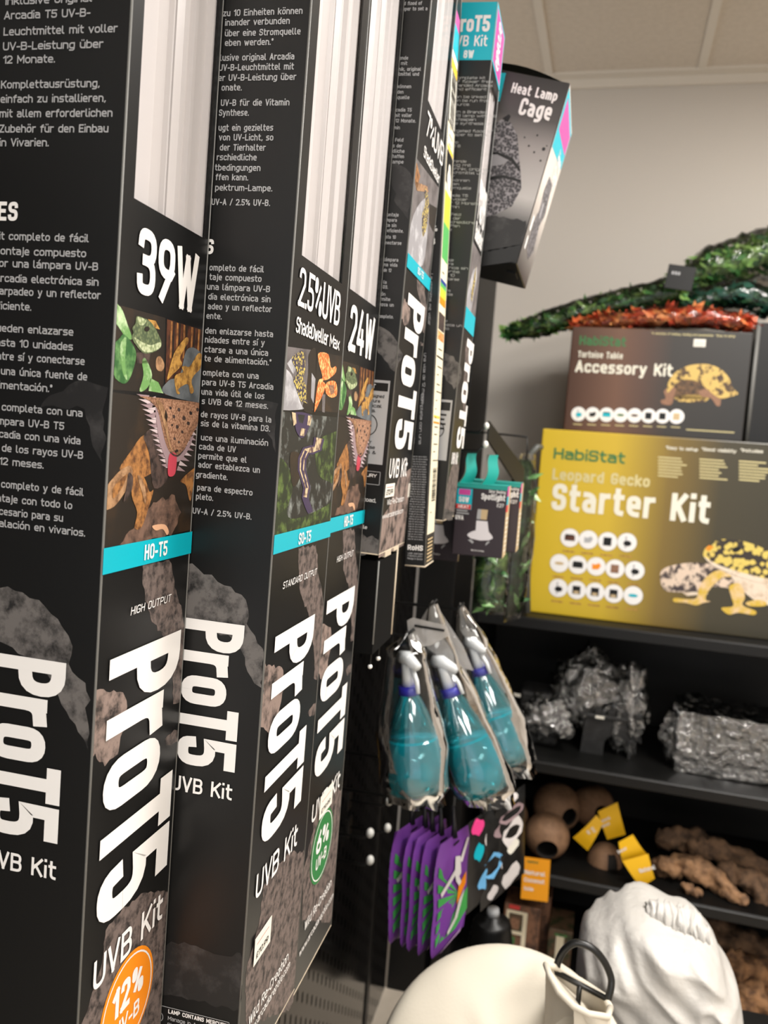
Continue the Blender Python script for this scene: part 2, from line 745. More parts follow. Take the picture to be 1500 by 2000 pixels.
M('black_board', (10, 10, 9), .5, .25, n=((15, 14, 13), 4, .4, .6, 3))
M('cap_white', (238, 236, 230), .4)
M('rock', (138, 120, 112), .6, n=((44, 38, 36), 60, .46, .62, 12))
M('rock_fine', (108, 95, 90), .6, n=((40, 35, 34), 110, .44, .62, 12))
M('rock_grey', (102, 98, 96), .6, n=((24, 23, 23), 55, .45, .62, 12))
M('rock_dark', (27, 26, 26), .45, n=((72, 70, 70), 34, .5, .78, 9))
M('leaf_a', (104, 150, 84), .5, n=((198, 220, 176), 70, .48, .68))
M('leaf_b', (44, 92, 44), .5, n=((110, 156, 92), 60, .46, .66))
M('cham', (112, 124, 86), .5, vor=((70, 84, 58), 420, .2, .7))
M('cham_light', (188, 196, 158), .5, vor=((120, 136, 92), 380, .3, .8))
M('night', (34, 27, 20), .45, n=((62, 44, 26), 22, .5, .75))
M('bark_red', (92, 50, 28), .5, n=((40, 20, 12), 90, .42, .62))
M('gecko', (190, 144, 70), .5, n=((116, 80, 36), 170, .44, .62, 8))
M('slate', (104, 110, 114), .5, n=((72, 76, 80), 60, .4, .65))
M('dragon', (160, 118, 92), .5, vor=((108, 76, 56), 620, .3, .75))
M('dragon_top', (178, 136, 108), .5, vor=((126, 88, 66), 560, .3, .75))
M('dragon_dark', (78, 62, 56), .5, n=((32, 25, 23), 160, .42, .62, 8))
M('spike', (196, 180, 182), .5)
M('spike_b', (150, 128, 132), .5)
M('tongue', (188, 66, 82), .35)
M('limb', (166, 114, 62), .5, n=((92, 58, 32), 150, .42, .62, 8))
M('limb_pale', (172, 134, 98), .5, n=((104, 72, 46), 130, .42, .64, 8))
M('log', (112, 86, 72), .6, n=((38, 27, 22), 75, .42, .66, 8))
M('cricket', (206, 160, 126), .5)
M('moss', (34, 44, 24), .5, n=((104, 128, 62), 85, .48, .72, 8))
M('stream', (34, 34, 30), .5, n=((158, 164, 160), 50, .52, .75, 7))
M('stone_pale', (148, 146, 150), .5, n=((206, 206, 210), 36, .5, .7, 7))
M('stone_mid', (112, 106, 106), .5, n=((70, 64, 64), 40, .42, .68, 7))
M('leopard', (206, 184, 92), .5, vor=((62, 56, 70), 380, .35, .55))
M('crested', (206, 104, 48), .5, vor=((244, 186, 120), 340, .45, .75))
M('snake', (58, 46, 78), .4)
M('snake_pale', (206, 184, 148), .4, vor=((90, 66, 70), 200, .4, .8))
clear('film', (.97, .97, .98), .004, .06, ior=1.06)

# ------------------------------------------------------------------ room shell (room frame)
WALL_Y = 2.85
g = G()
g.box((-3.2, -3.6, -.05), (3.2, WALL_Y + .1, 0), 'floor_vinyl')
struct(g, 'floor')
g = G()
g.box((-3.2, WALL_Y, 0), (3.2, WALL_Y + .1, CEIL), 'wall_paint')
struct(g, 'wall_back')
g = G()
g.box((3.2, -3.6, 0), (3.3, WALL_Y + .1, CEIL), 'wall_paint')
struct(g, 'wall_right')
g = G()
g.box((-3.2, -3.6, CEIL), (3.2, WALL_Y + .1, CEIL + .05), 'tile')
struct(g, 'ceiling')
n_ = 1
for k in range(-5, 6):
    g = G()
    x = -.30 + .4575 * k
    g.box((x - .012, -3.6, CEIL - .006), (x + .012, WALL_Y, CEIL), 'grid_white')
    struct(g, 'trim_%d' % n_)
    n_ += 1
for y in (2.19, 1.58, .97, .36, -.25, -.86):
    g = G()
    g.box((-3.2, y - .012, CEIL - .0055), (3.2, y + .012, CEIL), 'grid_white')
    struct(g, 'trim_%d' % n_)
    n_ += 1
g = G()
g.box((-3.2, WALL_Y - .052, CEIL - .008), (3.2, WALL_Y, CEIL), 'grid_white')
g.box((-3.2, WALL_Y - .012, CEIL - .035), (3.2, WALL_Y, CEIL - .008), 'grid_white')
struct(g, 'trim_%d' % n_)
M('diffuser', (255, 250, 240), .5, emit=((255, 248, 236), 3.0))
for (x, y, sx, sy, w), lab in zip(LAMPS, ('long ceiling light panel over the aisle', 'square ceiling light panel near the back wall', 'wide ceiling light panel behind the viewer')):
    t = thing('ceiling_light', lab, 'light', (x, y, CEIL - .008), 'g', 'ceiling light panels')
    g = G()
    for a, b in (((x - sx / 2 - .02, y - sy / 2 - .02), (x + sx / 2 + .02, y - sy / 2)), ((x - sx / 2 - .02, y + sy / 2), (x + sx / 2 + .02, y + sy / 2 + .02)),
                 ((x - sx / 2 - .02, y - sy / 2), (x - sx / 2, y + sy / 2)), ((x + sx / 2, y - sy / 2), (x + sx / 2 + .02, y + sy / 2))):
        g.box((a[0], a[1], CEIL - .022), (b[0], b[1], CEIL - .006), 'grid_white')
    g.build('frame', t)
    g = G()
    g.box((x - sx / 2, y - sy / 2, CEIL - .018), (x + sx / 2, y + sy / 2, CEIL - .010), 'diffuser')
    g.build('diffuser', t)

# ------------------------------------------------------------------ slotted display wall (display frame)
PX_ = -0.42
m = M('slotted', (17, 16, 16), .1, .6)
nt = m.node_tree
bs = nt.nodes['Principled BSDF']
tc = nt.nodes.new('ShaderNodeTexCoord')
sp = nt.nodes.new('ShaderNodeSeparateXYZ')
nt.links.new(tc.outputs['Object'], sp.inputs[0])


def _node(op, a, b=None, c=None):
    q = nt.nodes.new('ShaderNodeMath')
    q.operation = op
    for i, v in enumerate((a, b, c)):
        if v is None:
            continue
        if isinstance(v, (int, float)):
            q.inputs[i].default_value = v
        else:
            nt.links.new(v, q.inputs[i])
    return q.outputs[0]


def _cell(o, pitch, half):
    q = _node('FRACT', _node('DIVIDE', o, pitch))
    return _node('LESS_THAN', _node('ABSOLUTE', _node('SUBTRACT', q, .5)), half / pitch)


slot = _node('MULTIPLY', _cell(sp.outputs[1], .0334, .0042), _cell(_node('ADD', sp.outputs[2], _node('MULTIPLY', _node('MODULO', _node('FLOOR', _node('DIVIDE', sp.outputs[1], .0334)), 2.0), .025)), .050, .0105))
mx = nt.nodes.new('ShaderNodeMix')
mx.data_type = 'RGBA'
mx.inputs[6].default_value = rgb((17, 16, 16))
mx.inputs[7].default_value = rgb((4, 4, 4))
nt.links.new(slot, mx.inputs[0])
nt.links.new(mx.outputs[2], bs.inputs['Base Color'])
nt.links.new(_node('MULTIPLY_ADD', slot, -.9, .9), bs.inputs['Specular IOR Level'])
nt.links.new(_node('MULTIPLY_ADD', slot, .7, .12), bs.inputs['Roughness'])
g = G()
g.box((PX_ - .03, .1, 0.02), (PX_, 2.30, 2.45), 'slotted')
t = thing('slotted_display_wall', 'tall black slotted metal back panel that the hooks and long boxes hang on', 'display wall', (PX_, 1.2, 0))
g.build('slotted_panel', t)
for y in (.93, 2.05):
    g = G()
    g.box((PX_ - .028, y - .018, 0), (PX_ + .004, y + .018, 2.5), 'black_metal', .003)
    g.build('upright', t)
g = G()
g.box((PX_, 2.33, .0), (-.315, 2.755, 2.20), 'black_board', .003)
solo(g, 'end_panel', 'tall matt black upright slab between the long boxes and the pale back wall', 'panel', (-.37, 2.55, 0))


def peg(y, z, xe, lab, cap=None, tip=.012, group='display hooks'):
    t = thing('peg_hook', lab, 'hook', (PX_, y, z), 'g', group)
    g = G()
    g.tube([(PX_ + .004, y, z), (xe - .012, y, z), (xe, y, z + tip)], .0026, 'black_metal', 6)
    g.build('arm', t)
    g = G()
    g.box((PX_, y - .014, z - .02), (PX_ + .004, y + .014, z + .02), 'black_metal', .001)
    g.build('back_plate', t)
    if cap:
        g = G()
        g.ball((xe, y, z + tip), cap, 'cap_white', 8, (.8, 1, 1))
        g.build('end_cap', t)
    return t


# ------------------------------------------------------------------ long kit cartons
class FT:
    """the same printed design on another carton: places are given on the model carton's face"""

    def __init__(s, f, src, u0, us, v0, v1, V0, V1):
        s.f, s.src, s.u0, s.us, s.v0, s.V0 = f, src, u0, us, v0, V0
        s.k = (V1 - V0) / (v1 - v0)

    def px(s, x, y):
        a, b = s.src.px(x, y)
        return (s.u0 + a * s.us, s.V0 + (b - s.v0) * s.k)

    def p(s, a, b, L=1):
        return s.f.p(a, b, L)


PROFILE = [(0, .003), (.03, .003), (.034, .008), (.10, .011), (.40, .013), (.455, .009), (.47, .006), (.485, .006), (.49, .011), (.51, .011), (.515, .0065), (.58, .0045),
           (.68, .0065), (.695, .003), (.735, .003), (.745, .009), (.93, .0075), (.95, .003), (1, .003)]


def carton(t, X0, X1, Y0, Y1, z0, z1, win=None, art_fn=None, card='card', name='carton', tilt=0.0):
    g = G()
    w = .0016
    if win:
        ya, yb, za, zb = win
        yb = min(yb, Y1 - .006)
        g.box((X0, Y0, z0), (X0 + w, Y1, z1), card)
        g.box((X0 + w, Y0, z0), (X1, Y0 + w, z1), card)
        g.box((X0 + w, Y1 - w, z0), (X1, Y1, z1), card)
        g.box((X0 + w, Y0 + w, z0), (X1 - w, Y1 - w, z0 + w), card)
        g.box((X0 + w, Y0 + w, z1 - w), (X1 - w, Y1 - w, z1), card)
        g.box((X1 - w, Y0 + w, z0), (X1, Y1 - w, za), card)
        g.box((X1 - w, Y0 + w, zb), (X1, Y1 - w, z1), card)
        g.box((X1 - w, Y0 + w, za), (X1, ya, zb), card)
        g.box((X1 - w, yb, za), (X1, Y1 - w, zb), card)
    else:
        g.box((X0, Y0, z0), (X1, Y1, z1), card)
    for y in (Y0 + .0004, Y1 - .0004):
        g.tube([(X1 - .0004, y, z0), (X1 - .0004, y, z1)], .0009, 'card_edge', 6)  # paler edge line: wear plus the edge highlight, put into colour and shape
    g.tube([(X1 - .0004, Y0, z0 + .0004), (X1 - .0004, Y1, z0 + .0004)], .0009, 'card_raw', 6)
    g.tube([(X0, Y0 + .0004, z0 + .0004), (X1, Y0 + .0004, z0 + .0004)], .0009, 'card_raw', 6)
    ff, wf = faces(X0, X1, Y0, z0, tilt)
    t.rotation_euler = (0, tilt, 0)
    if art_fn:
        art_fn(g, ff, wf)
    body = g.build(name, t)
    if win:
        g = G()
        rows = [[(X1 - d, ya - .004 + (yb - ya + .008) * u, z) for u, d in PROFILE] for z in (za - .02, zb + .02)]
        g.grid(rows, 'aluminium', False)
        g.box((X1 - .06, ya - .003, za - .02), (X1 - .024, yb + .003, zb + .02), 'aluminium')
        g.build('lamp_reflector', t)
        g = G()
        g.quad((X1 - .0003, ya - .002, za - .002), (X1 - .0003, yb + .002, za - .002), (X1 - .0003, yb + .002, zb + .002), (X1 - .0003, ya - .002, zb + .002), 'film')
        g.build('window_film', t)
    g = G()
    ym = (Y0 + Y1) / 2
    g.box((X0 + .002, ym - .03, z1), (X0 + .0032, ym + .03, z1 + .05), card)
    g.build('hang_tab', t)
    return body, ff, wf


class FTilt(F):
    """face of a box that leans a little; measures stay those of the upright box"""

    def __init__(s, o, u, v, n, q, du, z0):
        F.__init__(s, o, u, v, n)
        s.q, s.du, s.z0 = q, du, z0

    def px(s, x, y):
        a, b = s.q.px(x, y)
        return (a + s.du, b + s.z0)


def faces(X0, X1, Y0, z0, tilt):
    c, s = math.cos(tilt), math.sin(tilt)
    pv = (X1, Y0, z0)
    ff = FTilt((X1, Y0, 0), (0, 1, 0), (0, 0, 1), (1, 0, 0), F(pv, (0, 1, 0), (s, 0, c), (c, 0, -s)), 0, z0)
    wf = FTilt((X0, Y0, 0), (1, 0, 0), (0, 0, 1), (0, -1, 0), F(pv, (c, 0, -s), (s, 0, c), (0, -1, 0)), X1 - X0, z0)
    return ff, wf


# every long box hangs a degree or so out of plumb
B1 = dict(X0=-.416, X1=-.2945, Y0=.48, Y1=.604, z0=1.06, tilt=.008)
B2 = dict(X0=-.352, X1=-.2275, Y0=.606, Y1=.755, z0=1.06, tilt=.009)
B3 = dict(X0=-.350, X1=-.2305, Y0=.758, Y1=.893, z0=1.047, tilt=.008)
B5 = dict(X0=-.332, X1=-.2075, Y0=.896, Y1=1.033, z0=1.476, tilt=.023)


def front_face(B):
    return faces(B['X0'], B['X1'], B['Y0'], B['z0'], B['tilt'])[0]


FF1 = front_face(B1)


def clip_art(g, f, pts, mat, L, umax):
    q = [f.px(*p) for p in pts]
    if (mat if isinstance(mat, str) else mat.name).startswith(('rock', 'log')):
        q = ragged(q, .003, L)
    else:
        q = soft(q)
    q = [(min(max(a, .0012), umax - .0012), b) for a, b in q]
    lim = (.0012, umax - .0012)
    keep = []
    for i in range(len(q)):         # drop the surplus points where the print runs off the face
        p0, p1, p2 = q[i - 1][0], q[i][0], q[(i + 1) % len(q)][0]
        if not (p1 in lim and p0 == p1 and p2 == p1):
            keep.append(q[i])
    q = keep
    g.poly([f.p(a, b, L) for a, b in q], mat)


def Z2(*p):                      # places read from an enlargement of the first carton
    return [(x / 3, y / 3 + 600) for x, y in p]


def Z5(*p):                      # ... of the second carton
    return [(x / 3.3333 + 380, y / 3.3333 + 560) for x, y in p]


def ho_art(g, f, W):
    """photo strip printed on the high output cartons: chameleon, geckos, bearded dragon"""
    A = lambda pts, mat, L: clip_art(g, f, Z2(*pts), mat, L, W)
    A([(640, -30), (968, 62), (958, 507), (600, 475)], 'night', 1)
    A([(978, 70), (1280, 165), (1280, 562), (966, 514)], 'bark_red', 1)
    for x in (1000, 1035, 1075, 1120, 1160):
        A([(x, 80 + (x - 1000) * .3), (x + 9, 84 + (x - 1000) * .3), (x + 2, 300), (x - 8, 300)], 'limb', 2)
        A([(x + 16, 84 + (x - 1000) * .3), (x + 23, 84 + (x - 1000) * .3), (x + 16, 300), (x + 6, 300)], 'night', 2)
    A([(640, -30), (705, 0), (745, 100), (772, 185), (735, 175), (690, 112), (640, 50)], 'leaf_a', 2)
    A([(728, 160), (792, 255), (782, 350), (742, 440), (690, 432), (620, 340), (620, 250), (690, 190)], 'leaf_b', 3)
    A([(700, 230), (735, 180), (728, 330), (742, 425), (715, 380)], 'leaf_a', 4)
    A([(850, 300), (888, 395), (862, 470), (815, 492), (838, 400), (830, 320)], 'leaf_a', 3)
    A([(878, 415), (925, 440), (955, 505), (868, 490)], 'leaf_a', 3)
    A([(865, 70), (910, 80), (935, 130), (890, 118)], 'gecko', 2)
    A([(915, 300), (940, 290), (962, 340), (945, 375), (915, 360)], 'limb_pale', 2)
    A([(795, 265), (880, 265), (870, 330), (800, 330)], 'dragon_dark', 3)
    A([(795, 58), (818, 55), (885, 92), (938, 190), (936, 238), (880, 268), (828, 262), (770, 185), (778, 150), (772, 122), (790, 95)], 'cham', 4)
    A([(782, 178), (830, 205), (880, 222), (935, 205), (932, 238), (880, 262), (832, 255)], 'cham_light', 5)
    A([(800, 62), (818, 58), (850, 78), (835, 105), (810, 100)], 'cham_light', 5)
    A([(843, 118), (862, 112), (872, 128), (858, 142), (842, 136)], 'night', 6)
    A([(1085, 262), (1130, 236), (1180, 270), (1260, 330), (1260, 556), (966, 510), (985, 430), (1050, 400)], 'slate', 3)
    A([(1028, 250), (1085, 178), (1102, 198), (1066, 262), (1052, 300), (1062, 338), (1004, 398), (975, 425), (1000, 320)], 'gecko', 4)
    A([(1110, 345), (1158, 270), (1190, 295), (1178, 350), (1132, 400), (1118, 440), (1132, 490), (1112, 505), (1096, 450), (1042, 478), (1050, 505), (1030, 500),
       (1020, 405), (1068, 380), (1060, 350), (1082, 345)], 'gecko', 5)
    # bearded dragon
    A([(560, 485), (1280, 582), (1280, 1275), (480, 1440)], 'night', 1)
    A([(700, 1395), (735, 1335), (780, 1300), (825, 1205), (915, 1132), (1020, 1105), (1058, 1200), (1025, 1300), (1000, 1335), (850, 1372)], 'log', 2)
    A([(840, 750), (872, 850), (905, 940), (865, 985), (800, 1002), (735, 962), (700, 942), (760, 850)], 'limb', 2)
    A([(840, 750), (930, 720), (985, 980), (900, 1060), (870, 850)], 'dragon_dark', 3)
    A([(700, 958), (762, 930), (772, 1000), (705, 1120), (640, 1182), (520, 1185), (520, 1080), (620, 1040)], 'limb_pale', 3)
    A([(780, 955), (842, 1000), (872, 1080), (895, 1075), (862, 1190), (825, 1290), (785, 1292), (800, 1200), (768, 1100)], 'limb', 4)
    A([(1058, 1012), (1165, 925), (1240, 930), (1220, 1000), (1140, 1030), (1112, 1135), (1088, 1045)], 'limb', 3)
    for i in range(15):
        k = i / 14
        x, y = 862 + 112 * k ** .9, 530 + 400 * k
        ln = 68 - 34 * k
        A([(x + 8, y - 14), (x - ln, y - 22 + 14 * k), (x + 4, y + 14)], 'spike' if i % 2 else 'spike_b', 5)
        A([(x + 45, y - 8), (x - ln * .35, y + 8), (x + 40, y + 20)], 'spike_b' if i % 2 else 'spike', 6)
    for i in range(11):
        k = i / 10
        x, y = 1165 - 118 * k, 640 + 300 * k
        A([(x - 8, y - 12), (x + 44 - 10 * k, y + 22), (x - 16, y + 16)], 'spike' if i % 2 else 'spike_b', 5)
    A([(905, 590), (945, 690), (975, 800), (1000, 870), (985, 962), (960, 880), (925, 770)], 'spike_b', 7)
    A([(842, 522), (1280, 580), (1230, 640), (1176, 655), (1122, 742), (1072, 832), (1030, 866), (990, 850), (962, 790), (938, 690), (916, 600), (872, 548)], 'dragon', 8)
    A([(960, 556), (1190, 590), (1128, 660), (1082, 760), (1030, 842), (1000, 800), (978, 700)], 'dragon_top', 9)
    A([(962, 596), (974, 640), (966, 676), (954, 640)], 'night', 10)
    A([(1000, 852), (1034, 868), (1072, 838), (1128, 745), (1100, 830), (1040, 905), (1000, 880)], 'spike_b', 7)
    A([(985, 862), (1026, 864), (1022, 960), (1002, 990), (976, 976)], 'tongue', 9)
    for (x, y, r) in ((1010, 640, 5), (1040, 600, 5), (1070, 650, 6), (1110, 620, 5), (1030, 700, 5), (1060, 730, 4), (1095, 680, 5), (1015, 770, 4), (1040, 790, 3.5), (1150, 600, 5), (990, 590, 4), (1000, 690, 3)):
        A([(x - r * 1.3, y - r * 2), (x + r, y - r * 1.6), (x + r * 1.6, y + r), (x, y + r * 2.2), (x - r * 1.5, y + r)], 'dragon_dark', 10)
    A([(905, 545), (940, 560), (965, 640), (975, 720), (990, 800), (1000, 845), (980, 800), (958, 720), (940, 640)], 'limb_pale', 10)
    A([(1018, 838), (1030, 832), (1036, 842), (1026, 850), (1016, 848)], 'night', 11)
    A([(990, 845), (1030, 866), (1075, 828), (1040, 872), (1005, 868)], 'dragon_dark', 10)
    A([(750, 970), (775, 1000), (765, 1080), (720, 1140), (735, 1060)], 'dragon_dark', 5)
    A([(800, 985), (830, 1010), (850, 1090), (845, 1150), (825, 1080)], 'limb_pale', 6)
    A([(850, 790), (905, 860), (960, 960), (930, 1000), (890, 900)], 'dragon_dark', 4)
    A([(660, 1060), (700, 1010), (740, 980), (715, 1050), (660, 1120)], 'limb', 5)
    A([(890, 1280), (960, 1272), (985, 1310), (975, 1335), (950, 1300), (910, 1308)], 'cricket', 4)


def rock_art(g, f, W, low=True):
    A = lambda pts, mat, L: clip_art(g, f, pts, mat, L, W)
    A([(277, 1100), (330, 1092), (337, 1113), (340, 1147), (353, 1183), (363, 1230), (385, 1290), (385, 1360), (348, 1372), (338, 1375), (338, 1330), (320, 1245), (290, 1200), (280, 1140)], 'rock_fine', 1)
    A([(150, 1342), (215, 1350), (240, 1352), (248, 1380), (245, 1410), (236, 1440), (230, 1470), (205, 1495), (190, 1480), (150, 1475)], 'rock', 1)
    A([(322, 1445), (340, 1425), (352, 1428), (350, 1445), (330, 1458)], 'rock_fine', 1)
    if low:
        A([(206, 1816), (240, 1775), (280, 1742), (345, 1738), (345, 1990), (300, 2070), (170, 2110), (160, 2000), (200, 1880)], 'rock_fine', 1)


def wide_logo(g, f, v0, v1, uc, ub, kit_u, kit_v, kit_w, kit_h):
    """the big product word printed downwards on the side, with the kit word beneath"""
    text(g, f, 'ProT5', ub, v0, uc - ub, MATS['ink'], w=v0 - v1, wt=.19, gap=.045, L=6, rot=True, rad=.3)
    text(g, f, 'UVB Kit', kit_u, kit_v, kit_h, MATS['ink'], w=kit_w, wt=.15, L=6)


def front_logo(g, f, st, en, cap):
    a, b, c = f.px(*st), f.px(*en), f.px(*cap)
    text(g, f, 'ProT5', a[0], a[1], c[0] - a[0], MATS['ink'], w=a[1] - b[1], wt=.19, gap=.045, L=7, rot=True, rad=.3)


def badge(g, f, c, r, mat, pct):
    x, y = f.px(*c)
    disc(g, f, x, y, r, MATS[mat], 4, 40)
    ring(g, f, x, y, r * .89, r * .925, MATS['ink'], 6, 40)
    text(g, f, pct, x, y - r * .06, r * .62, MATS['ink'], w=r * 1.15, wt=.2, L=6, align='c')
    text(g, f, 'UV-B', x, y - r * .52, r * .34, MATS['ink'], w=r * .95, wt=.17, L=6, align='c')


def band(g, f, tl, bl, W):
    a, b = f.px(*tl), f.px(*bl)
    patch(g, f, -.0006, b[1], W + .0006, a[1], MATS['cyan'], 8)
    return a[1], b[1]


def sticker(t, f, pts, word, cap, base_obj=None):
    q = [f.px(*p) for p in pts]
    g = G()
    us, vs = [a for a, b in q], [b for a, b in q]
    patch(g, f, min(us), min(vs), max(us), max(vs), MATS['paper'], 14)
    text(g, f, word, min(us) + (max(us) - min(us)) * .12, min(vs) + (max(vs) - min(vs)) * .18, cap, MATS['card'], w=(max(us) - min(us)) * .72, wt=.17, L=16)
    text(g, f, '-----', min(us) + (max(us) - min(us)) * .12, min(vs) + (max(vs) - min(vs)) * .66, cap * .5, MATS['tongue'], w=(max(us) - min(us)) * .72, wt=.2, L=16)
    return g.build('price_sticker', t)


# ---- first carton (39 W)
W1 = B1['Y1'] - B1['Y0']


def art1(g, ff, wf):
    I = MATS['ink']
    textpx(g, ff, '39W', (264, 566), (380, 617), (268, 433), I, wt=.165, gap=.09, L=7)
    ho_art(g, ff, W1)
    rock_art(g, ff, W1)
    band(g, ff, (196, 1071.7), (193.3, 1124), W1)
    textpx(g, ff, 'HO-T5', (278, 1095), (322.6, 1082.6), (279, 1065), I, wt=.17, L=12)
    textpx(g, ff, 'HIGH OUTPUT', (253, 1198), (331, 1178), (254, 1182), I, wt=.13, gap=.26, L=7, slant=.15)
    front_logo(g, ff, (213, 1289), (306, 1706), (352, 1229))
    textpx(g, ff, 'UVB Kit', (179, 1936), (314, 1796), (182, 1876), I, wt=.15, L=7)
    badge(g, ff, (248, 1957), .0385, 'orange_ink', '12%')
    r = lambda pts, mat, L=1: art(g, wf, pts, MATS[mat], L)
    r([(-8, 1140), (0, 1145), (45, 1155), (90, 1185), (120, 1225), (140, 1262), (137, 1295), (173, 1350), (171, 1465), (150, 1430), (130, 1390), (100, 1330), (90, 1310), (60, 1290), (0, 1250), (-8, 1245)], 'rock_grey')
    r([(160, 740), (207, 757), (201, 905), (180, 870), (165, 800), (75, 790)], 'rock_dark')
    lines(g, wf, [
        ('Inklusive original', 12, 5, 180, 10), ('Arcadia T5 UV-B-', 9, 35, 177, 37), ('Leuchtmittel mit voller', 8, 64, 230, 70.5),
        ('UV-B-Leistung über', 7, 93.5, 202, 100), ('12 Monate.', 7, 121.5, 108, 127), ('Komplettausrüstung,', 3, 168, 195, 177),
        ('einfach zu installieren,', 2, 196.5, 207, 205), ('mit allem erforderlichen', 0, 225, 220, 234), ('Zubehör für den Einbau', 0, 254, 212, 265),
        ('in Vivarien.', 0, 285, 96, 288), ('Kit completo de fácil', -12, 467, 174, 475), ('montaje compuesto', -14, 497, 169, 503),
        ('por una lámpara UV-B', -12, 518, 192, 532), ('Arcadia electrónica sin', -10, 548, 193, 561), ('parpadeo y un reflector', -10, 571, 197, 589),
        ('eficiente.', -16, 603, 62, 608), ('Pueden enlazarse', -18, 645, 144, 658), ('hasta 10 unidades', -18, 674, 143, 686),
        ('entre sí y conectarse', -15, 700, 166, 715), ('a una única fuente de', -14, 731, 171, 743), ('alimentación.*', -18, 759, 103, 765),
        ('Se completa con una', -24, 801, 162, 813), ('lámpara UV-B T5', -20, 830, 126, 837), ('Arcadia con una vida', -20, 853, 158, 868),
        ('útil de los rayos UV-B', -30, 880, 163, 895), ('de 12 meses.', -30, 905, 86, 915), ('Kit completo y de fácil', -25, 951, 164, 967),
        ('montaje con todo lo', -30, 980, 142, 991), ('necesario para su', -20, 1006, 124, 1016), ('instalación en vivarios.', -32, 1026, 167, 1047)],
        .0049, MATS['ink_grey'], 4)
    a, b = wf.px(-4, 428), wf.px(35, 432)
    text(g, wf, 'ES', a[0], b[1], .0118, I, w=b[0] - a[0], wt=.2, L=4)
    a, e, c = wf.px(131, 1295), wf.px(115, 1648), wf.px(-12, 1283)
    k0, k1 = wf.px(-28, 1693), wf.px(110, 1713)
    wide_logo(g, wf, a[1], e[1], a[0], c[0], k0[0], (k0[1] + k1[1]) / 2, k1[0] - k0[0], .0125)


f1 = front_face(B1)
wz = (f1.px(260, 386)[1] + f1.px(405, 469)[1]) / 2
t = thing('lamp_kit_box', 'tall black kit box reading 39W with orange 12% badge, nearest the viewer', 'box', (B1['X1'], B1['Y0'], B1['z0']), 'g', 'long black lamp kit boxes')
carton(t, z1=2.10, win=(B1['Y0'] + f1.px(262, 386)[0], B1['Y0'] + f1.px(405, 469)[0], wz, 2.07), art_fn=art1, **B1)

# ---- second carton (2.5% UVB)
W2 = B2['Y1'] - B2['Y0']


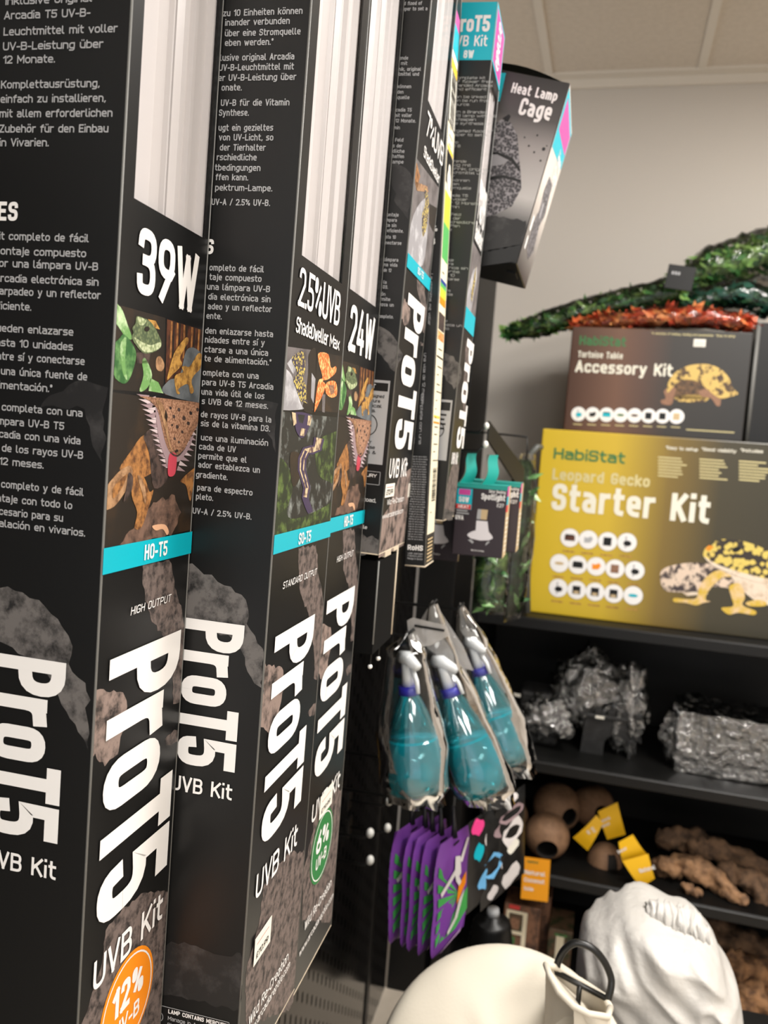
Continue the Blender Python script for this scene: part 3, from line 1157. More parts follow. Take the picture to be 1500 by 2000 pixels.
def art2(g, ff, wf):
    I = MATS['ink']
    textpx(g, ff, '2.5%UVB', (579.5, 597), (660, 637), (584, 520), I, wt=.13, gap=.06, L=7)
    textpx(g, ff, 'ShadeDweller', (575.8, 648), (638, 676), (577, 616), I, wt=.145, gap=.07, L=7)
    textpx(g, ff, 'Max', (641.5, 677), (660.5, 684), (643, 652), I, wt=.145, gap=.07, L=7)
    A = lambda pts, mat, L: clip_art(g, ff, Z5(*pts), mat, L, W2)
    A([(540, 365), (788, 415), (770, 802), (520, 780)], 'stone_mid', 1)
    A([(540, 560), (600, 540), (650, 620), (690, 760), (700, 798), (520, 780)], 'stone_pale', 2)
    A([(600, 500), (650, 440), (665, 520), (640, 570)], 'stone_pale', 2)
    A([(742, 440), (788, 418), (771, 790), (702, 798), (722, 700), (738, 560)], 'night', 2)
    A([(760, 560), (785, 600), (772, 760), (755, 720)], 'stone_pale', 3)
    A([(668, 432), (702, 418), (718, 520), (702, 600), (728, 660), (722, 720), (735, 760), (700, 745), (688, 742), (658, 662), (640, 600), (668, 560), (630, 470)], 'leopard', 4)
    A([(797, 420), (980, 460), (980, 830), (776, 802)], 'night', 1)
    A([(805, 432), (868, 440), (885, 525), (918, 518), (915, 560), (868, 602), (832, 612), (852, 640), (832, 702), (790, 795), (778, 802), (802, 620), (830, 590), (808, 500)], 'crested', 3)
    A([(858, 625), (915, 618), (925, 700), (890, 722), (852, 690)], 'crested', 3)
    A([(870, 640), (905, 640), (908, 690), (885, 705)], 'dragon', 4)
    A([(830, 700), (850, 700), (845, 820), (828, 815)], 'stone_mid', 2)
    A([(520, 805), (980, 860), (980, 1520), (460, 1640)], 'stream', 1)
    A([(800, 1000), (980, 960), (980, 1260), (830, 1250), (790, 1150)], 'moss', 2)
    A([(530, 1150), (600, 1160), (640, 1300), (600, 1480), (700, 1500), (980, 1380), (980, 1540), (460, 1640)], 'moss', 2)
    A([(625, 1080), (690, 1100), (680, 1250), (640, 1300), (620, 1200)], 'night', 3)

    def snake(pts, w, mat, L):
        n = len(pts)
        lft, rgt = [], []
        for i, p in enumerate(pts):
            a, b = Vector(pts[max(i - 1, 0)]), Vector(pts[min(i + 1, n - 1)])
            d = (b - a).normalized()
            nn = Vector((-d.y, d.x)) * w * (1 - .45 * i / (n - 1))
            lft.append(tuple(Vector(p) + nn))
            rgt.append(tuple(Vector(p) - nn))
        for i in range(n - 1):
            A([lft[i], lft[i + 1], rgt[i + 1], rgt[i]], mat, L)
    body = [(808, 985), (795, 1050), (760, 1062), (722, 1068), (698, 1120), (694, 1190), (712, 1250), (728, 1310), (716, 1370), (732, 1420), (752, 1470)]
    snake(body, 34, 'snake', 4)
    snake(body[:9], 20, 'snake_pale', 5)
    snake(body[3:8], 8, 'snake', 6)
    A([(636, 820), (742, 828), (752, 880), (722, 960), (692, 985), (662, 948), (650, 900)], 'snake', 4)
    A([(628, 815), (655, 822), (660, 890), (640, 905)], 'snake_pale', 5)
    A([(735, 838), (760, 842), (748, 905), (730, 900)], 'snake_pale', 5)
    A([(690, 920), (718, 925), (708, 972), (682, 968)], 'snake_pale', 5)
    A([(668, 830), (715, 836), (700, 890), (676, 880)], 'stream', 5)
    ft = FT(ff, FF1, 0, W2 / W1, FF1.px(196, 1071.7)[1], FF1.px(213, 1289)[1], ff.px(534.5, 1042.4)[1], ff.px(536, 1244)[1])
    rock_art(g, ft, W2)
    band(g, ff, (534.5, 1045), (531, 1083.5), W2)
    textpx(g, ff, 'SO-T5', (579.5, 1064), (603.5, 1056.5), (579.5, 1041.5), I, wt=.17, L=12)
    textpx(g, ff, 'STANDARD OUTPUT', (550.4, 1148), (616, 1124), (551, 1134.5), I, wt=.13, gap=.26, L=7, slant=.15)
    front_logo(g, ff, (536, 1244), (574.6, 1577), (615, 1179))
    textpx(g, ff, 'UVB Kit', (497, 1750), (577, 1658), (500, 1700), I, wt=.15, L=7)
    textpx(g, ff, 'Wild Re-Creation', (484, 1993), (560, 1887), (485, 1972), I, wt=.13, L=7)
    a, b = ff.px(480, 2018), ff.px(563, 1903)
    text(g, ff, 'www.arcadiareptile.com', a[0], (a[1] + b[1]) / 2, .0075, I, w=b[0] - a[0], wt=.13, L=7)
    r = lambda pts, mat, L=1: art(g, wf, pts, MATS[mat], L)
    r([(330, 1095), (374, 1104), (412, 1127), (440, 1140), (480, 1172), (487, 1190), (484, 1217), (513, 1266), (516, 1361), (498, 1334), (480, 1298), (460, 1250), (430, 1235), (390, 1230), (330, 1190)], 'rock_grey')
    r([(524, 780), (541, 788), (538, 884), (530, 860), (509, 821), (470, 800), (450, 790)], 'rock_dark')
    r([(300, 1848), (360, 1840), (430, 1865), (475, 1862), (468, 1975), (300, 1935)], 'rock_dark')
    lines(g, wf, [
        ('zu 10 Einheiten können', 436, 31.5, 591, 29), ('inander verbunden', 440, 49.5, 566, 49), ('über eine Stromquelle', 439.5, 70.5, 587, 69.5),
        ('eben werden.*', 439.5, 89.5, 534, 89.5), ('lusive original Arcadia', 430, 118.5, 575, 118), ('UV-B-Leuchtmittel mit', 428, 137.5, 574, 138),
        ('er UV-B-Leistung über', 427, 157.5, 578.6, 158), ('onate.', 433, 177.6, 472.5, 177.6), ('UV-B für die Vitamin', 431.6, 207, 565.5, 207),
        ('Synthese.', 428, 227, 486.5, 226.5), ('ugt ein gezieltes', 427, 256, 533.6, 256), ('von UV-Licht, so', 428, 274.5, 534, 275.4),
        ('der Tierhalter', 429.5, 294, 519, 295.5), ('rschiedliche', 423.5, 313.5, 501.5, 314), ('tbedingungen', 420, 333.6, 509, 334.5),
        ('ffen kann.', 421.4, 352, 485, 353.4), ('pektrum-Lampe.', 420.5, 372, 532, 375), ('UV-A / 2.5% UV-B.', 413.5, 400.5, 527.6, 403),
        ('ompleto de fácil', 409.4, 528.6, 515.6, 532.5), ('taje compuesto', 409.4, 546.6, 511, 551.4), ('una lámpara UV-B', 404.5, 565.5, 527.6, 571.5),
        ('dia electrónica sin', 407, 583.5, 528.5, 592.5), ('adeo y un reflector', 406.4, 603.5, 531, 611), ('ente.', 403.4, 622.4, 433.4, 624.5),
        ('den enlazarse hasta', 401, 651.5, 533.6, 659), ('nidades entre sí y', 400.4, 669.5, 517, 675.5), ('ctarse a una única', 399.5, 688, 524, 695.6),
        ('te de alimentación.*', 399.5, 705.5, 530, 714.5), ('ompleta con una', 396.5, 732.5, 505.4, 741.5), ('para UV-B T5 Arcadia', 395, 751, 534, 762.5),
        ('una vida útil de los', 393.5, 770.6, 516.5, 780), ('s UVB de 12 meses.', 394.4, 789.5, 524, 798.5), ('de rayos UV-B para la', 392.6, 813.5, 530, 827),
        ('sis de la vitamina D3.', 392.6, 832, 527.6, 843.5), ('uce una iluminación', 392.6, 860, 524, 871), ('cada de UV', 389, 878, 461, 883.4),
        ('permite que el', 387.5, 896, 482, 903.5), ('ador establezca un', 387.5, 913.4, 508, 923.6), ('gradiente.', 383, 933.5, 445, 936.5),
        ('para de espectro', 385.4, 957.5, 493.4, 968), ('pleto.', 383, 975.5, 416.6, 978), ('UV-A / 2.5% UV-B.', 376.5, 1005.5, 491.6, 1012.4)],
        .0047, MATS['ink_grey'], 4)
    a, b = wf.px(396, 496), wf.px(417, 497)
    text(g, wf, 'S', a[0], b[1], .0112, I, w=b[0] - a[0], wt=.2, L=4)
    a, e, c = wf.px(478.7, 1221.5), wf.px(455, 1508), wf.px(363, 1207)
    k0, k1 = wf.px(335, 1541), wf.px(453, 1562.6)
    wide_logo(g, wf, a[1], e[1], a[0], c[0], k0[0], (k0[1] + k1[1]) / 2, k1[0] - k0[0], .0125)
    a, b = wf.px(300, 1960), wf.px(448.5, 1995.5)
    yt = (wf.px(318, 1964)[1] + b[1]) / 2
    for x0, y0, x1, y1 in ((a[0], yt - .0005, b[0], yt), (b[0] - .0005, yt - .05, b[0], yt)):
        patch(g, wf, x0, y0, x1, y1, MATS['ink_grey'], 4)
    a, b = wf.px(329, 1979), wf.px(444, 2006)
    text(g, wf, 'LAMP CONTAINS MERCURY', a[0], (a[1] + b[1]) / 2, .0036, I, w=b[0] - a[0], wt=.18, L=4)
    for k, s_ in enumerate(('Manage in Accordance', 'Disposal Laws')):
        text(g, wf, s_, a[0], (a[1] + b[1]) / 2 - .0058 * (k + 1), .0034, MATS['ink_grey'], w=(b[0] - a[0]) * (.9, .6)[k], wt=.13, L=4)
    a = wf.px(309, 1984)
    ring(g, wf, a[0], a[1], .0042, .0047, MATS['ink_grey'], 4)


f2 = front_face(B2)
wz = (f2.px(589, 499.6)[1] + f2.px(668, 553)[1]) / 2
t = thing('lamp_kit_box', 'tall black kit box reading 2.5% UVB, with a snake photo and SO-T5 band', 'box', (B2['X1'], B2['Y0'], B2['z0']), 'g', 'long black lamp kit boxes')
_, ff, wf = carton(t, z1=2.22, win=(B2['Y0'] + f2.px(589.5, 499.6)[0], B2['Y0'] + f2.px(668, 553)[0], wz, 2.19), art_fn=art2, **B2)
sticker(t, ff, [(495, 1834), (526, 1797), (524, 1838), (493, 1878)], '£70.99', .0055)

# ---- third carton (24 W)
W3 = B3['Y1'] - B3['Y0']


def art3(g, ff, wf):
    I = MATS['ink']
    textpx(g, ff, '24W', (678, 684), (725, 704), (684, 592), I, wt=.16, gap=.09, L=7)
    ft = FT(ff, FF1, 0, W3 / W1, FF1.px(196, 1071.7)[1], FF1.px(222, 592)[1], ff.px(639.5, 1010)[1], ff.px(661, 701)[1])
    ho_art(g, ft, W3)
    ft = FT(ff, FF1, 0, W3 / W1, FF1.px(196, 1071.7)[1], FF1.px(213, 1289)[1], ff.px(639.5, 1010)[1], ff.px(637.5, 1174)[1])
    rock_art(g, ft, W3)
    band(g, ff, (639.5, 1013), (637.4, 1043), W3)
    textpx(g, ff, 'HO-T5', (669, 1029.5), (686, 1024), (669, 1009.5), I, wt=.17, L=12)
    textpx(g, ff, 'HIGH OUTPUT', (656, 1098.5), (688, 1085), (656.6, 1087), I, wt=.13, gap=.26, L=7, slant=.15)
    front_logo(g, ff, (637.5, 1174), (662, 1467), (693, 1129))
    textpx(g, ff, 'UVB Kit', (607, 1604), (661, 1541), (609.6, 1567), I, wt=.15, L=7)
    badge(g, ff, (628, 1651), .0385, 'green_ink', '6%')
    textpx(g, ff, 'Wild Re-Creation', (593, 1815), (645, 1733), (594, 1797), I, wt=.13, L=7)
    a, b = ff.px(584, 1852), ff.px(648, 1768)
    text(g, ff, 'www.arcadiareptile.com', a[0], (a[1] + b[1]) / 2, .0075, I, w=b[0] - a[0], wt=.13, L=7)
    art(g, wf, [(556, 1700), (585, 1730), (574, 1800), (545, 1770)], MATS['rock_dark'], 1)


f3 = front_face(B3)
wz = (f3.px(683, 564.4)[1] + f3.px(738.6, 602.4)[1]) / 2
t = thing('lamp_kit_box', 'tall black kit box reading 24W with green 6% badge', 'box', (B3['X1'], B3['Y0'], B3['z0']), 'g', 'long black lamp kit boxes')
_, ff, wf = carton(t, z1=2.26, win=(B3['Y0'] + f3.px(683.5, 564.4)[0], B3['Y0'] + f3.px(738, 602.4)[0], wz, 2.23), art_fn=art3, **B3)
sticker(t, ff, [(624, 1556), (647, 1535), (645, 1568), (621, 1588)], '£79.99', .005)

# ---- fourth carton (7% UVB)
W5 = B5['Y1'] - B5['Y0']


def art5(g, ff, wf):
    I = MATS['ink']
    textpx(g, ff, '7%UVB', (829.8, 267), (863, 322), (835, 222), I, wt=.135, gap=.07, L=7)
    textpx(g, ff, 'ShadeDweller', (825.4, 309.4), (856, 357), (827, 286), I, wt=.145, gap=.07, L=7)
    Q = lambda *p: [(x / 3.571 + 740, y / 3.571) for x, y in p]
    A = lambda pts, mat, L: clip_art(g, ff, Q(*pts), mat, L, W5)
    A([(255, 1090), (460, 1390), (350, 1930), (190, 1780)], 'stone_mid', 1)
    A([(240, 1500), (330, 1380), (345, 1500), (305, 1850), (195, 1790)], 'stone_pale', 2)
    A([(240, 1250), (335, 1300), (345, 1340), (262, 1330)], 'limb_pale', 3)
    A([(260, 1130), (285, 1230), (262, 1330), (250, 1250)], 'limb', 3)
    A([(318, 1310), (345, 1400), (335, 1560), (305, 1650), (300, 1500), (322, 1420)], 'leopard', 4)
    A([(350, 1420), (420, 1480), (380, 1620), (350, 1560)], 'night', 3)
    ft = FT(ff, FF1, 0, W5 / W1, FF1.px(196, 1071.7)[1], FF1.px(213, 1289)[1], ff.px(797.4, 495.6)[1], ff.px(797, 571)[1])
    rock_art(g, ft, W5, False)
    z_ = ff.px(745, 1090)[1]
    g.poly([ff.p(a, b, 1) for a, b in ((.002, z_ + .002), (W5 - .002, z_ + .002), (W5 - .002, ff.px(795, 915)[1]), (.07, ff.px(775, 930)[1]), (.03, ff.px(762, 990)[1]), (.002, ff.px(745, 1010)[1]))], 'rock')
    band(g, ff, (797.4, 495.6), (793, 521), W5)
    textpx(g, ff, 'SO-T5', (813, 534), (824, 546), (814, 520), I, wt=.17, L=12)
    front_logo(g, ff, (797, 571), (800, 878), (829.6, 592))
    textpx(g, ff, 'UVB Kit', (757.6, 934), (792, 930.7), (759, 895), I, wt=.16, gap=.08, L=7)
    textpx(g, ff, 'Wild Re-Creation', (754, 988), (787, 977), (755, 977), I, wt=.14, L=7)
    textpx(g, ff, 'www.arcadiareptile.com', (745, 1013), (785.6, 1002), (746, 1003), I, wt=.14, L=7)
    art(g, wf, [(735, 635), (752, 640), (768, 655), (785, 690), (771, 725), (757, 710), (735, 680)], MATS['rock_grey'], 1)
    art(g, wf, [(700, 1042), (743, 1056), (737, 1085), (690, 1080)], MATS['rock_grey'], 1)
    art(g, wf, [(765, 318), (792, 328), (806, 350), (795, 430), (775, 400), (762, 350)], MATS['rock_dark'], 1)
    lines(g, wf, [
        ('d flood of', 789, 10, 824, 10.6), ('eper to set a', 787, 21, 834.6, 21), ('ende', 780, 117, 797, 117), ('mit', 783, 127.4, 795.5, 127.4), ('nik, original', 779, 138.6, 822, 139),
        ('tmittel und', 778, 148.4, 818.4, 148.4), ('können', 776, 172.8, 803, 172.8), ('den', 776, 183.4, 788, 183.4), ('quelle', 776, 194, 799.6, 194),
        ('cadia T5', 773, 218.4, 804, 218.4), ('mit voller', 771, 229, 804, 229), ('12 Monate.', 772, 239.4, 812, 240), ('min', 769, 253, 781, 253),
        ('Feld', 771.6, 277, 787.6, 277), ('s der', 767.4, 288.4, 785.6, 288.4), ('dliche', 766.6, 298.6, 790, 299), ('haffen', 766.6, 309, 789, 309), ('ampe', 766.6, 319.5, 788, 320),
        ('ontaje', 756, 422.5, 778.4, 423.5), ('mpara', 755, 433, 775, 433.5), ('ca sin', 754, 443, 774, 444), ('eficiente.', 756, 453.6, 788, 455), ('sta 10', 753, 466, 773, 467),
        ('nectarse', 752.4, 477.5, 784, 478.4), ('lámpara', 749.6, 509.7, 777.8, 512), ('na vida', 749.8, 520, 776, 521.5), ('de 12', 749, 530.7, 764.4, 532), ('la', 749, 554.5, 755, 554.5),
        ('D3.', 748, 563.7, 757.6, 564.4), ('ón', 744, 577.6, 752.6, 578), ('rmite', 742, 587, 762, 588.5), ('ezca un', 741, 598, 769, 599), ('ompleto.', 740, 620.5, 768.4, 622.8)],
        .0037, MATS['ink_grey'], 4)
    a, b = wf.px(762.5, 744), wf.px(745.3, 908)
    x0 = a[0] - .052
    patch(g, wf, x0, b[1], a[0], a[1], MATS['ink_grey'], 3)
    h0, h1 = wf.px(759, 749), wf.px(757, 765)
    patch(g, wf, x0 + .003, h1[1], h0[0], h0[1], MATS['card'], 4)
    text(g, wf, 'IMPORTANT', 0, h1[1] + .0025, .0045, I, w=.034, wt=.17, L=6, right=h0[0] - .014)
    for k, (s_, w_) in enumerate((('This lamp is designed', .044), ('for the culture', .036), ('of biological', .04), ('animals.', .028))):
        text(g, wf, s_, 0, wf.px(752, 778 + 9.7 * k)[1], .0036, MATS['card'], w=w_, wt=.15, L=6, right=a[0] - .005 - (.0, .004, .0015, .008)[k])
    cx, cy = a[0] - .022, wf.px(735, 831)[1]
    ring(g, wf, cx, cy, .0115, .0125, MATS['card'], 6)
    g.poly([wf.p(cx + p, cy + q, 6) for p, q in ((-.003, -.008), (.003, -.008), (.003, .001), (.006, .001), (0, .007), (-.006, .001), (-.003, .001))], 'card')
    for k, (s_, w_) in enumerate((('Not for', .02), ('other use', .026), ('humans &', .03))):
        text(g, wf, s_, 0, wf.px(741, 868 + 10 * k)[1], .0036, MATS['card'], w=w_, wt=.15, L=6, right=a[0] - (.014, .010, .0085)[k])
    c0, c1 = wf.px(743.7, 922), wf.px(741, 948)
    for q in ((c0[0] - .05, c0[1] - .0006, c0[0], c0[1]), (c0[0] - .05, c1[1], c0[0], c1[1] + .0006), (c0[0] - .0006, c1[1], c0[0], c0[1])):
        patch(g, wf, *q, MATS['ink_grey'], 4)
    text(g, wf, 'MERCURY', 0, c0[1] - .0065, .0036, I, w=.028, wt=.17, L=5, right=c0[0] - .004)
    text(g, wf, 'Lewis Road,', 0, wf.px(730, 981)[1], .0042, I, w=.034, wt=.13, L=5, right=wf.px(734.5, 981)[0])
    text(g, wf, 'mobile', 0, wf.px(714, 1033)[1], .004, I, w=.016, wt=.13, L=5, right=wf.px(717, 1033)[0])


f5 = front_face(B5)
z5 = B5['z0']
wz = (f5.px(834, 205)[1] + f5.px(867, 254)[1]) / 2
t = thing('lamp_kit_box', 'black kit box reading 7% UVB, its bottom end above the spray bottles', 'box', (B5['X1'], B5['Y0'], B5['z0']), 'g', 'long black lamp kit boxes')
_, ff, wf = carton(t, z1=2.30, win=(B5['Y0'] + f5.px(835, 207)[0], B5['Y0'] + f5.px(866, 252)[0], wz, 2.27), art_fn=art5, **B5)
sticker(t, ff, [(751, 945.5), (768.4, 944), (766.5, 967), (749, 972)], '£70.99', .006)
g = G()
g.quad(f5.p(W5 - .008, f5.px(793, 972)[1], 2), f5.p(W5 + .006, f5.px(793, 972)[1], 2), f5.p(W5 + .006, f5.px(793, 945)[1], 2), f5.p(W5 - .008, f5.px(793, 945)[1], 2), 'paper')
g.build('security_seal', t)
# end flaps of the carton, slightly open
g = G()
g.box((B5['X1'] - .004, B5['Y0'] + .03, z5 - .006), (B5['X1'] + .001, B5['Y0'] + .06, z5), 'card_raw')
g.box((B5['X1'] - .004, B5['Y0'] + .075, z5 - .004), (B5['X1'] + .001, B5['Y0'] + .1, z5), 'card_raw')
g.build('end_flap', t)

# ---- plain black cartons hanging lower behind it
for (xa, xb, ya, yb, za, zb, lab) in ((-.30, -.2085, .905, 1.0, 1.362, z5 - .008, 'plain black carton right under the 7% UVB box, its open end down'),):
    t = thing('black_carton', lab, 'box', (xb, ya, za), 'g')
    g = G()
    M('card_black', (8, 8, 8), .8, .12)
    g.box((xa, ya, za), (xb, yb, zb), 'card_black')
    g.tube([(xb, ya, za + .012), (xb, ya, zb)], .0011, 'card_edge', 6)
    g.tube([(xb, yb, za + .004), (xb, yb, zb + .01)], .0016, 'card_raw', 6)
    g.build('carton', t)
    for dx, dy in ((-.006, .02), (-.006, .06), (-.03, .09)):
        g = G()
        g.tube([(xb + dx, ya + dy, za - .018), (xb + dx, ya + dy, za + .03)], .0014, 'black_metal', 6)
        g.ball((xb + dx, ya + dy, za - .019), .0028, 'cap_white', 6)
        g.build('pin', t)

# ------------------------------------------------------------------ narrow lamp carton with the energy label
M('lime', (186, 208, 64), .45)
M('leaf_ink', (86, 172, 92), .45)
M('flag_blue', (34, 62, 138), .45)
M('yellow_ink', (238, 196, 60), .45)
M('red_ink', (206, 60, 56), .45)
M('cream', (226, 216, 190), .6)
M('plum', (46, 36, 42), .4)
M('sand', (196, 172, 132), .55)
XA, XB, YA, YB = -.2049, -.1795, 1.037, 1.096
z6 = PG(830, 1107, YA).z
E6, S6 = faces(XA, XB, YA, z6, -.027)


def v6(y):
    return E6.px(836 - .050 * (y - 1000), y)[1]


t = thing('lamp_tube_box', 'narrow black lamp box with green energy label and RoHS print', 'box', (XB, YA, z6), 'g', rot=(0, -.027, 0))
g = G()
g.box((XA, YA, z6), (XB, YB, 2.28), 'card')
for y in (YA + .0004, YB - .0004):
    g.tube([(XB - .0004, y, z6), (XB - .0004, y, 2.28)], .0008, 'card_edge', 6)  # same pale edge line, highlight put into its colour
g.tube([(XA, YA, z6), (XB, YA, z6), (XB, YB, z6)], .0011, 'card_raw', 6)
w6 = YB - YA
zb_, zt_ = v6(1045), v6(225)
patch(g, E6, .004, zb_, w6 - .004, v6(232), MATS['cream'], 2)
for a, b, mt in ((0, 30, 'magenta'), (30, 86, 'cyan'), (88, 104, 'paper'), (106, 124, 'yellow_ink'), (126, 228, 'paper'), (276, 284, 'yellow_ink'), (286, 350, 'card'),
                 (366, 430, 'lime'), (430, 500, 'leaf_ink'), (540, 548, 'flag_blue'), (548, 556, 'leaf_ink'), (556, 566, 'lime'), (566, 576, 'yellow_ink'), (576, 590, 'orange_ink'),
                 (606, 640, 'dragon_dark'), (643, 660, 'crested'), (692, 695, 'card'), (822, 826, 'orange_ink'), (810, 815, 'yellow_ink')):
    patch(g, E6, .008, v6(b), w6 - .008, v6(a), MATS[mt], 4)
random.seed(5)
y = 128
while y < 226:
    d = random.choice((1.2, 2.2, 3.5))
    patch(g, E6, .014, v6(y + d), w6 - .014, v6(y), MATS['card'], 6)
    y += d + random.choice((1.5, 2.5))
y = 915
while y < 980:
    d = random.choice((.9, 1.6, 2.6))
    patch(g, E6, .022, v6(y + d), w6 - .012, v6(y), MATS['card'], 6)
    y += d + random.choice((1.2, 2))
disc(g, E6, w6 * .5, v6(338), .013, MATS['paper'], 6)
disc(g, E6, w6 * .5, v6(320), .008, MATS['paper'], 6)
for k in range(46):
    yy = 234 + k * 17 + random.random() * 3
    if 280 < yy < 510 or 530 < yy < 665 or 905 < yy < 985:
        continue
    patch(g, E6, .016, v6(yy + 1.6), .02 + random.random() * .035, v6(yy), MATS['card'], 6)
for k in range(7):
    patch(g, E6, .01, v6(1054 + k * 7 + 3), w6 - .014, v6(1054 + k * 7), MATS['sand'], 4)
sw = XB - XA
text(g, S6, 'RoHS', .0025, S6.px(812, 1075)[1], .0068, MATS['ink'], w=.0195, wt=.2, L=6)
for k in range(34):
    vv = S6.px(815, 893 + k * 4.9)[1]
    text(g, S6, 'UVB lamp for use in vivaria'[random.randint(0, 5):], .0022, vv, .0019, MATS['ink_grey'], w=.018 + random.random() * .002, wt=.12, L=5)
for k in range(3):
    text(g, S6, ('LAMP CONTAINS', 'MERCURY', 'Manage in Accord')[k], .003, S6.px(812, 1083 + k * 5)[1], .0022, MATS['ink_grey'], w=.019, wt=.14, L=5)
for (u0, ya_, ws) in ((.006, 535, ('Einfach zu installieren', 'Leuchtmittel mit voller')), (.003, 690, ('Kit completo de montaje', 'una vida de 12 meses')), (.002, 770, ('Pueden enlazarse entre', 'completa con una'))):
    for k, s_ in enumerate(ws):
        text(g, S6, s_, u0 + .008 * k, S6.px(840, ya_)[1], .0034, MATS['ink_grey'], w=.062, wt=.13, L=5, rot=True)
text(g, S6, '%', .012, S6.px(850, 452)[1], .008, MATS['ink'], w=.008, wt=.17, L=5)
text(g, S6, 'B', .012, S6.px(850, 478)[1], .008, MATS['ink'], w=.006, wt=.2, L=5)
g.build('carton', t)
g = G()
g.box((XA + .011, YA + .01, 2.28), (XA + .0122, YB - .01, 2.325), 'card')
g.build('hang_tab', t)

# ------------------------------------------------------------------ 8 W kit
a_, b_ = PG(976, 3, 1.103), PG(868, 1018, 1.103)
X8, Y8, Y8B, Z8T, Z8B = -.1710, 1.103, 1.197, a_.z, b_.z


def art8(g, ff, wf):
    I = MATS['ink']
    zc = wf.px(930, 117.6)[1]
    patch(g, wf, .0, zc, .268 + X8, Z8T, MATS['cyan'], 3)
    textpx(g, wf, 'ProT5', (882, 62), (955.6, 63), (883, 30), I, wt=.2, gap=.06, L=6)
    textpx(g, wf, 'UVB Kit', (878, 90), (951, 91.5), (879, 69), I, wt=.15, L=6)
    textpx(g, wf, '8W', (904.8, 113.6), (924.6, 114.4), (905, 98), I, wt=.2, L=6)
    W8 = Y8B - Y8
    patch(g, ff, 0, zc, W8, Z8T, MATS['cyan'], 3)
    patch(g, ff, .006, zc + .004, W8 - .006, Z8T - .004, MATS['magenta'], 4)
    text(g, ff, 'arcadia', W8 * .3, Z8T - .008, W8 * .42, I, w=Z8T - zc - .016, wt=.14, L=6, rot=True)
    Cq = lambda *p: [(x / 2.42 + 880, y / 2.42) for x, y in p]
    zz = lambda x, y: ff.px(x / 2.42 + 880, y / 2.42)[1]
    text(g, ff, '7%UVB', .012, zz(135, 1060), .05, I, w=W8 - .024, wt=.17, gap=.07, L=6)
    text(g, ff, 'ShadeDweller', .010, zz(122, 1150), .024, I, w=W8 - .02, wt=.18, gap=.06, L=6)
    z0_, z1_ = ff.px(917, 640)[1], ff.px(928, 480)[1]
    patch(g, ff, .001, z0_ + .02, W8 - .001, z1_, MATS['stone_mid'], 2)
    g.poly([ff.p(a, b, 3) for a, b in ((.002, z0_ + .02), (.05, z0_ + .02), (.07, z0_ + .07), (.06, z1_ - .02), (.03, z1_ - .03), (.002, z1_ - .06))], 'stone_pale')
    g.poly([ff.p(a, b, 4) for a, b in ((.03, z0_ + .04), (.045, z0_ + .03), (.06, z1_ - .04), (.05, z1_ - .02))], 'leopard')
    patch(g, ff, -.0005, ff.px(914, 648)[1], W8 + .0005, z0_ + .02, MATS['cyan'], 6)
    front_logo(g, ff, (912, 660), (889, 875), (925, 672))
    textpx(g, ff, 'UVB Kit', (880, 908), (892, 905), (881, 885), I, wt=.17, L=6)
    g.poly([ff.p(a, b, 2) for a, b in ((.001, Z8B + .002), (W8 - .001, Z8B + .002), (W8 - .001, Z8B + .07), (.04, Z8B + .09), (.001, Z8B + .05))], 'rock_fine')
    g.poly([ff.p(a, b, 2) for a, b in ((.03, z0_ - .02), (W8 - .001, z0_ - .02), (W8 - .001, z0_ - .12), (.06, z0_ - .1))], 'rock_fine')
    art(g, wf, [(868, 690), (885, 697), (900, 715), (898, 745), (887, 760), (862, 730)], MATS['rock_grey'], 1)
    art(g, wf, [(868, 990), (885, 1000), (884, 1016), (862, 1014)], MATS['rock_grey'], 1)
    rows = ('complete kit', 'of flicker free', 'branded Arcadia', 'and efficient', '', 'can be linked', 'can be run from', 'source.', '', 'with a Branded', 'UVB lamp with full', 'B lifespan', 'the synthesis of', '',
            'targeted flood of', 'keeper to set a', '', 'lamp', 'and B', '', '', '', 'führende', 'völlig mit', 'technik, original', 'Leuchtmittel und', 'über', 'Sie können', 'werden', 'Stromquelle', '',
            'Arcadia T5', 'mit voller', 'über 12 Monate.', 'Vitamin', '', 'das Feld', 'dass der', 'verschiedliche', 'schaffen', 'Lampe', '', '', '', '', '', '', '', 'montaje', 'lámpara', 'eléctrica sin',
            'eficiente.', 'hasta 10', 'conectarse', '', '', 'lámpara', 'una vida', 'de 12', '', '', 'la', 'D3.', '', 'permite', 'establezca un', 'completo')
    for k, s_ in enumerate(rows):
        yy = 155 + 7.45 * k
        if s_:
            q = wf.px(977 - .107 * yy, yy)
            text(g, wf, s_, .052, q[1], .0034, MATS['ink_grey'], w=.0041 * len(s_) * .8, wt=.13, L=4)
    a, b = wf.px(884, 782), wf.px(872, 900)
    patch(g, wf, .06, b[1], a[0], a[1], MATS['ink_grey'], 3)
    patch(g, wf, .062, a[1] - .014, a[0] - .002, a[1] - .003, MATS['card'], 4)
    ring(g, wf, a[0] - .018, (a[1] + b[1]) / 2, .010, .0112, MATS['card'], 5)
    for k in range(4):
        patch(g, wf, a[0] - .026, a[1] - .021 - k * .006, a[0] - .006 - .002 * (k % 2), a[1] - .0185 - k * .006, MATS['card'], 5)
    for k in range(3):
        patch(g, wf, a[0] - .03, b[1] + .01 + k * .006, a[0] - .012, b[1] + .0122 + k * .006, MATS['card'], 5)


f8 = faces(-.268, X8, Y8, Z8B, .026)[0]
t = thing('lamp_kit_box', 'slim black kit box with teal top reading 8W', 'box', (X8, Y8, Z8B), 'g', 'long black lamp kit boxes')
carton(t, -.268, X8, Y8, Y8B, Z8B, Z8T, tilt=.026, win=(Y8 + .011, Y8B - .010, f8.px(940, 408)[1], f8.px(966, 176)[1]), art_fn=art8)

